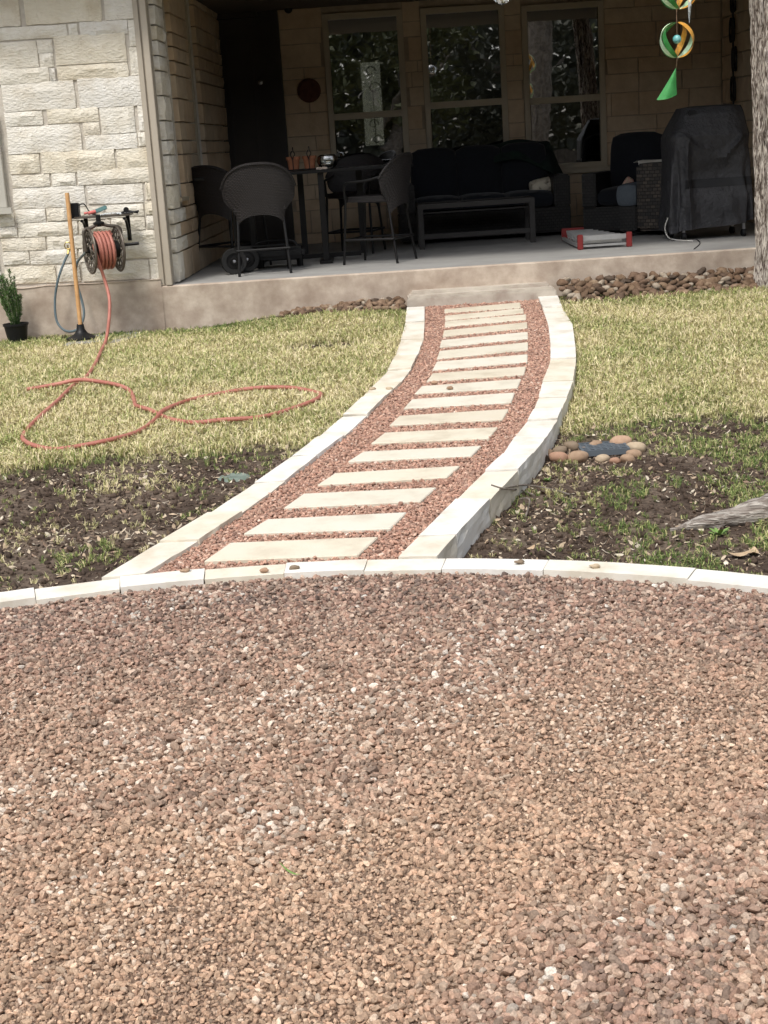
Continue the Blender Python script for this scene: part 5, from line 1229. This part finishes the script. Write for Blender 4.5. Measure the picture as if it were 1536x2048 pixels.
# tree at the right edge of the picture
tb0 = ground_at(1534, 577); bpx = on_y(1545, 577, tb0.y); tpx = on_y(1533, 0, tb0.y)
rT = .135; T1 = thing('tree', 'tree trunk with shaggy grey bark at the right edge of the lawn', 'tree', (bpx.x+.02, tb0.y, tb0.z-.05))
cx_b = on_y(1529, 560, tb0.y).x+rT*.75; cx_t = on_y(1497, 0, tb0.y).x+rT
topz = 5.2; k2 = (topz-tb0.z)/(on_y(1497, 0, tb0.y).z-tb0.z)
tr = trunk_mesh((cx_b, tb0.y, tb0.z-.05), (cx_b+(cx_t-cx_b)*k2, tb0.y, topz), rT, .10, 3, 190, 100, .22, .05)
tr.build('trunk', M['bark'], T1, True)
for k_, (d, L_) in enumerate((((-.7,-.5,.5), 1.8), ((.8,-.2,.7), 1.6), ((.1,.1,1), 1.5))):
    b0 = Vector((cx_b+(cx_t-cx_b)*k2*.93, tb0.y, 4.9)); e = b0+Vector(d)*L_; q = MB(); q.tube(spline([b0, b0.lerp(e, .5)+Vector((0,0,.15)), e], 6), [.07-.0045*i for i in range(13)], 8); q.build('limb', M['bark'], T1, True)
crown([((3.2+.5, 11.6, 6.7), 1.1), ((2.3, 11.2, 6.2), .8), ((4.5, 12, 6.3), 1.0), ((4.0, 12.4, 7.3), 1.0)], 5000, M['leaf'], T1, 8)
# oak just right of the frame, seen only as a reflection and by its root and branch
OX, OY = 3.25, 5.1
T2 = thing('oak_tree', 'large oak whose grey root reaches into the right edge of the dirt', 'tree', (OX, OY, .1))
trunk_mesh((OX, OY, .05), (OX+.25, OY+.1, 4.4), .27, .2, 9, 80, 48, .14, .14).build('trunk', M['bark2'], T2, True)
ROOTV.build('root', M['root'], T2, True)
def limb(pts, r_a, r_b, par, m_='bark2'):
    s_ = spline(pts, 7); q = MB(); q.tube(s_, [r_a+(r_b-r_a)*i/(len(s_)-1) for i in range(len(s_))], 10)
    for v in q.v: v.x += .02*nz(v.x*5, v.y*5, v.z*5); v.z += .02*nz(v.x*5, v.y*5, v.z*5+9)
    return q.build('limb', M[m_], par, True)
SPN = on_y(1354, 80, 12.0-.3)
limb([(OX+.2, OY, 4.1), (3.0, 7.0, 4.6), (2.6, 9.2, 4.5), (2.35, 11.2, 4.15), (2.2, 12.0, 4.0)], .13, .03, T2)
limb([(OX+.2, OY, 3.9), (4.2, 4.3, 5.2), (5.2, 3.6, 6)], .13, .05, T2); limb([(OX+.2, OY, 4.3), (2.4, 4.2, 5.6), (1.7, 3.0, 6.5)], .12, .04, T2); limb([(OX+.2, OY, 4.2), (3.6, 5.8, 6), (3.5, 6.2, 7)], .13, .05, T2)
crown([((3.6, 5.0, 7.2), 1.5), ((2.0, 3.4, 7.0), 1.0), ((4.8, 3.6, 6.8), 1.3), ((3.4, 6.5, 7.3), 1.0), ((5.2, 6.2, 6.8), 1.2)], 6000, M['leaf'], T2, 12)
# trees behind the photographer, mirrored in the windows
spots = [(-7.5, -6, 'tall oak behind the gravel bed, leftmost, mirrored in the windows'), (-3.6, -9.5, 'dense dark cedar behind the gravel bed, left of centre'), (.6, -7.5, 'leaning oak straight behind the gravel bed'), (4.6, -10, 'dense cedar behind the gravel bed, right of centre'), (8.6, -6.5, 'broad oak behind the gravel bed, rightmost'), (-11, -12, 'tall cedar far behind on the left'), (12, -12, 'tall cedar far behind on the right')]
for i, (x, y, lbl) in enumerate(spots):
    t_ = thing('oak_tree' if 'oak' in lbl else 'cedar_tree', lbl, 'tree', (x, y, -.3)); rr = random.Random(i+50)
    trunk_mesh((x, y, -.4), (x+rr.uniform(-.9, .9), y+rr.uniform(-.3, .3), 4.6), .24, .15, i, 30, 24, .12, .08).build('trunk', M['bark2'], t_, True)
    for k_ in range(5):
        a = rr.uniform(0, 6.28); z0 = rr.uniform(1.2, 4.2); limb([(x, y, z0), (x+math.cos(a)*.9, y+math.sin(a)*.6, z0+.6), (x+math.cos(a)*2.0, y+math.sin(a)*1.4, z0+1.6)], .10, .03, t_)
    dense = 'cedar' in lbl
    cs = [((x+rr.uniform(-1.8, 1.8), y+rr.uniform(-1.3, 1.3), rr.uniform(.4 if dense else 2.3, 6.3)), rr.uniform(.9, 1.6)) for _ in range(11)]
    crown(cs, 9000, M['leaf_dark'] if dense else M['leaf'], t_, i+70, .13)
wv_ = MB(); rr = random.Random(77)  # bank of leaf cards added behind the fence, darkens what the windows mirror
for _ in range(42000):
    x = rr.uniform(-30, 30); z = 9.5*rr.random()**.8-.5; y = -19-2.5*rr.random()+.06*z; a = Vector((rr.gauss(0,1), rr.gauss(0,1), rr.gauss(0,.8))).normalized()*rr.uniform(.15, .34); b_ = a.orthogonal().normalized()*a.length*.6; p = Vector((x, y, z)); n0 = len(wv_.v); wv_.v += [p-a, p+b_, p+a, p-b_]; wv_.f.append((n0, n0+1, n0+2, n0+3))
tag(wv_.build('backdrop', M['leaf_dark'], None), 'dense dark woodland of leaves added out of view to darken the window reflections', kind='stuff')
fn = thing('wooden_fence', 'weathered board fence behind the trees at the back of the yard', 'fence', (0, -15, -.6))
M['fence'] = mat('fence wood', (.12,.10,.085), (.2,.17,.14), 6, .9, .4, 40)
bd = MB().box(-.07, .07, -.01, .01, 0, 1.9).mesh('board', mat=M['fence'])
for k_ in range(160): o = bpy.data.objects.new('board', bd); o.location = (-12+k_*.15, 0, .005*(k_ % 3)); link(o, fn)

# ------------------------------------------------------------------ wind spinners, crystals
def spinner(c, r_, label, tail):
    c = Vector(c); t_ = thing('wind_spinner', label, 'wind spinner', c)
    for k_, (ph, mk) in enumerate(((150,'sgreen'),(185,'spale'),(215,'sgreen'),(330,'sgold'),(20,'spale'),(60,'sgold'))):
        def rb(u, v, ph=ph):
            th = PI*(.03+.94*u); a = R(ph)+R(75)*(u-.5); w = .021*math.sin(PI*u)**.5*(v-.5)*2
            rad = r_*math.sin(th); z = r_*1.0*math.cos(th)
            return c+Vector((math.cos(a)*rad-math.sin(a)*w*.9, math.sin(a)*rad+math.cos(a)*w*.9, z+w*.5))
        MB().grid(rb, 26, 2, .0016).build('ribbon', M[mk], t_, True)
    q = MB().lathe([(.0005,-.033)]+[(.033*math.cos(a), .033*math.sin(a)) for a in np.linspace(-1.5, 1.5, 12)]+[(.0005,.033)], c+Vector((0,0,.005)), 20); q.build('ball', M['bulb'], t_, True)
    q = MB(); q.tube([c+Vector((0,0,r_)), c+Vector((0,0,r_+.18 if tail else 1.0))], .0025, 6); q.tube([c+Vector((0,0,-r_)), c+Vector((0,0,r_))], .0015, 6); q.build('string', M['string'], t_)
    if tail:
        tp_ = c+Vector((-.01, 0, -r_-.07))
        q = MB(); q.tube([c+Vector((0,0,-r_)), tp_], .0015, 6); q.build('string', M['string'], t_)
        q = MB(); q.grid(lambda u, v: tp_+Vector((-.075*v+(u-.5)*.155*v**1.1, -.03*v*math.sin(PI*u), -.215*v-.012*math.sin(PI*u)*v+.03*v*(.5-u)*-1)), 10, 12, .002); q.build('tail', M['sgreen'], t_, True)
    return t_
spinner(SPN, .128, 'green and gold ribbon wind spinner with a turquoise ball and green tail', True)
s2 = Vector(SPN)+Vector((-.0, 0, .0)); p2 = on_y(1357, -24, SPN.y)
spinner(p2, .15, 'upper green and gold wind spinner cut off by the top of the picture', False)
cr = thing('crystal_drops', 'clear crystal drops hanging beside the upper wind spinner', 'crystals', on_y(1379, -100, SPN.y-.05))
for (xa, ya, xb, yb2) in ((1375,-60,1379,46),(1383,-60,1380,30)):
    a = on_y(xa, ya, SPN.y-.05); b = on_y(xb, yb2, SPN.y-.05); q = MB(); q.tube([a, b.lerp(a, .45), b.lerp(a, .2), b], [.003, .006, .008, .002], 6); q.build('crystal', M['crystal'], cr)
q = MB(); a = on_y(1379, -60, SPN.y-.05); q.tube([a, a+Vector((0, 0, .9))], .002, 5); q.build('string', M['string'], cr)
gl = on_y(1003, -12, 11.5); q = MB().lathe([(.001,-.075)]+[(.075*math.cos(a), .075*math.sin(a)) for a in np.linspace(-1.45, 1.45, 9)]+[(.001,.075)], gl, 10)
gb_ = thing('glass_ornament', 'faceted glass ball hanging at the top edge in front of the windows', 'ornament', gl); q.build('ball', M['crystal'], gb_); q = MB(); q.tube([gl+Vector((0,0,.075)), gl+Vector((0,0,1.3))], .002, 5); q.build('string', M['string'], gb_)
limb([(2.6, 9.2, 4.5), (1.8, 10.4, 4.3), (1.0, 11.4, 4.05)], .05, .02, T2)
print('done', len(bpy.data.objects))
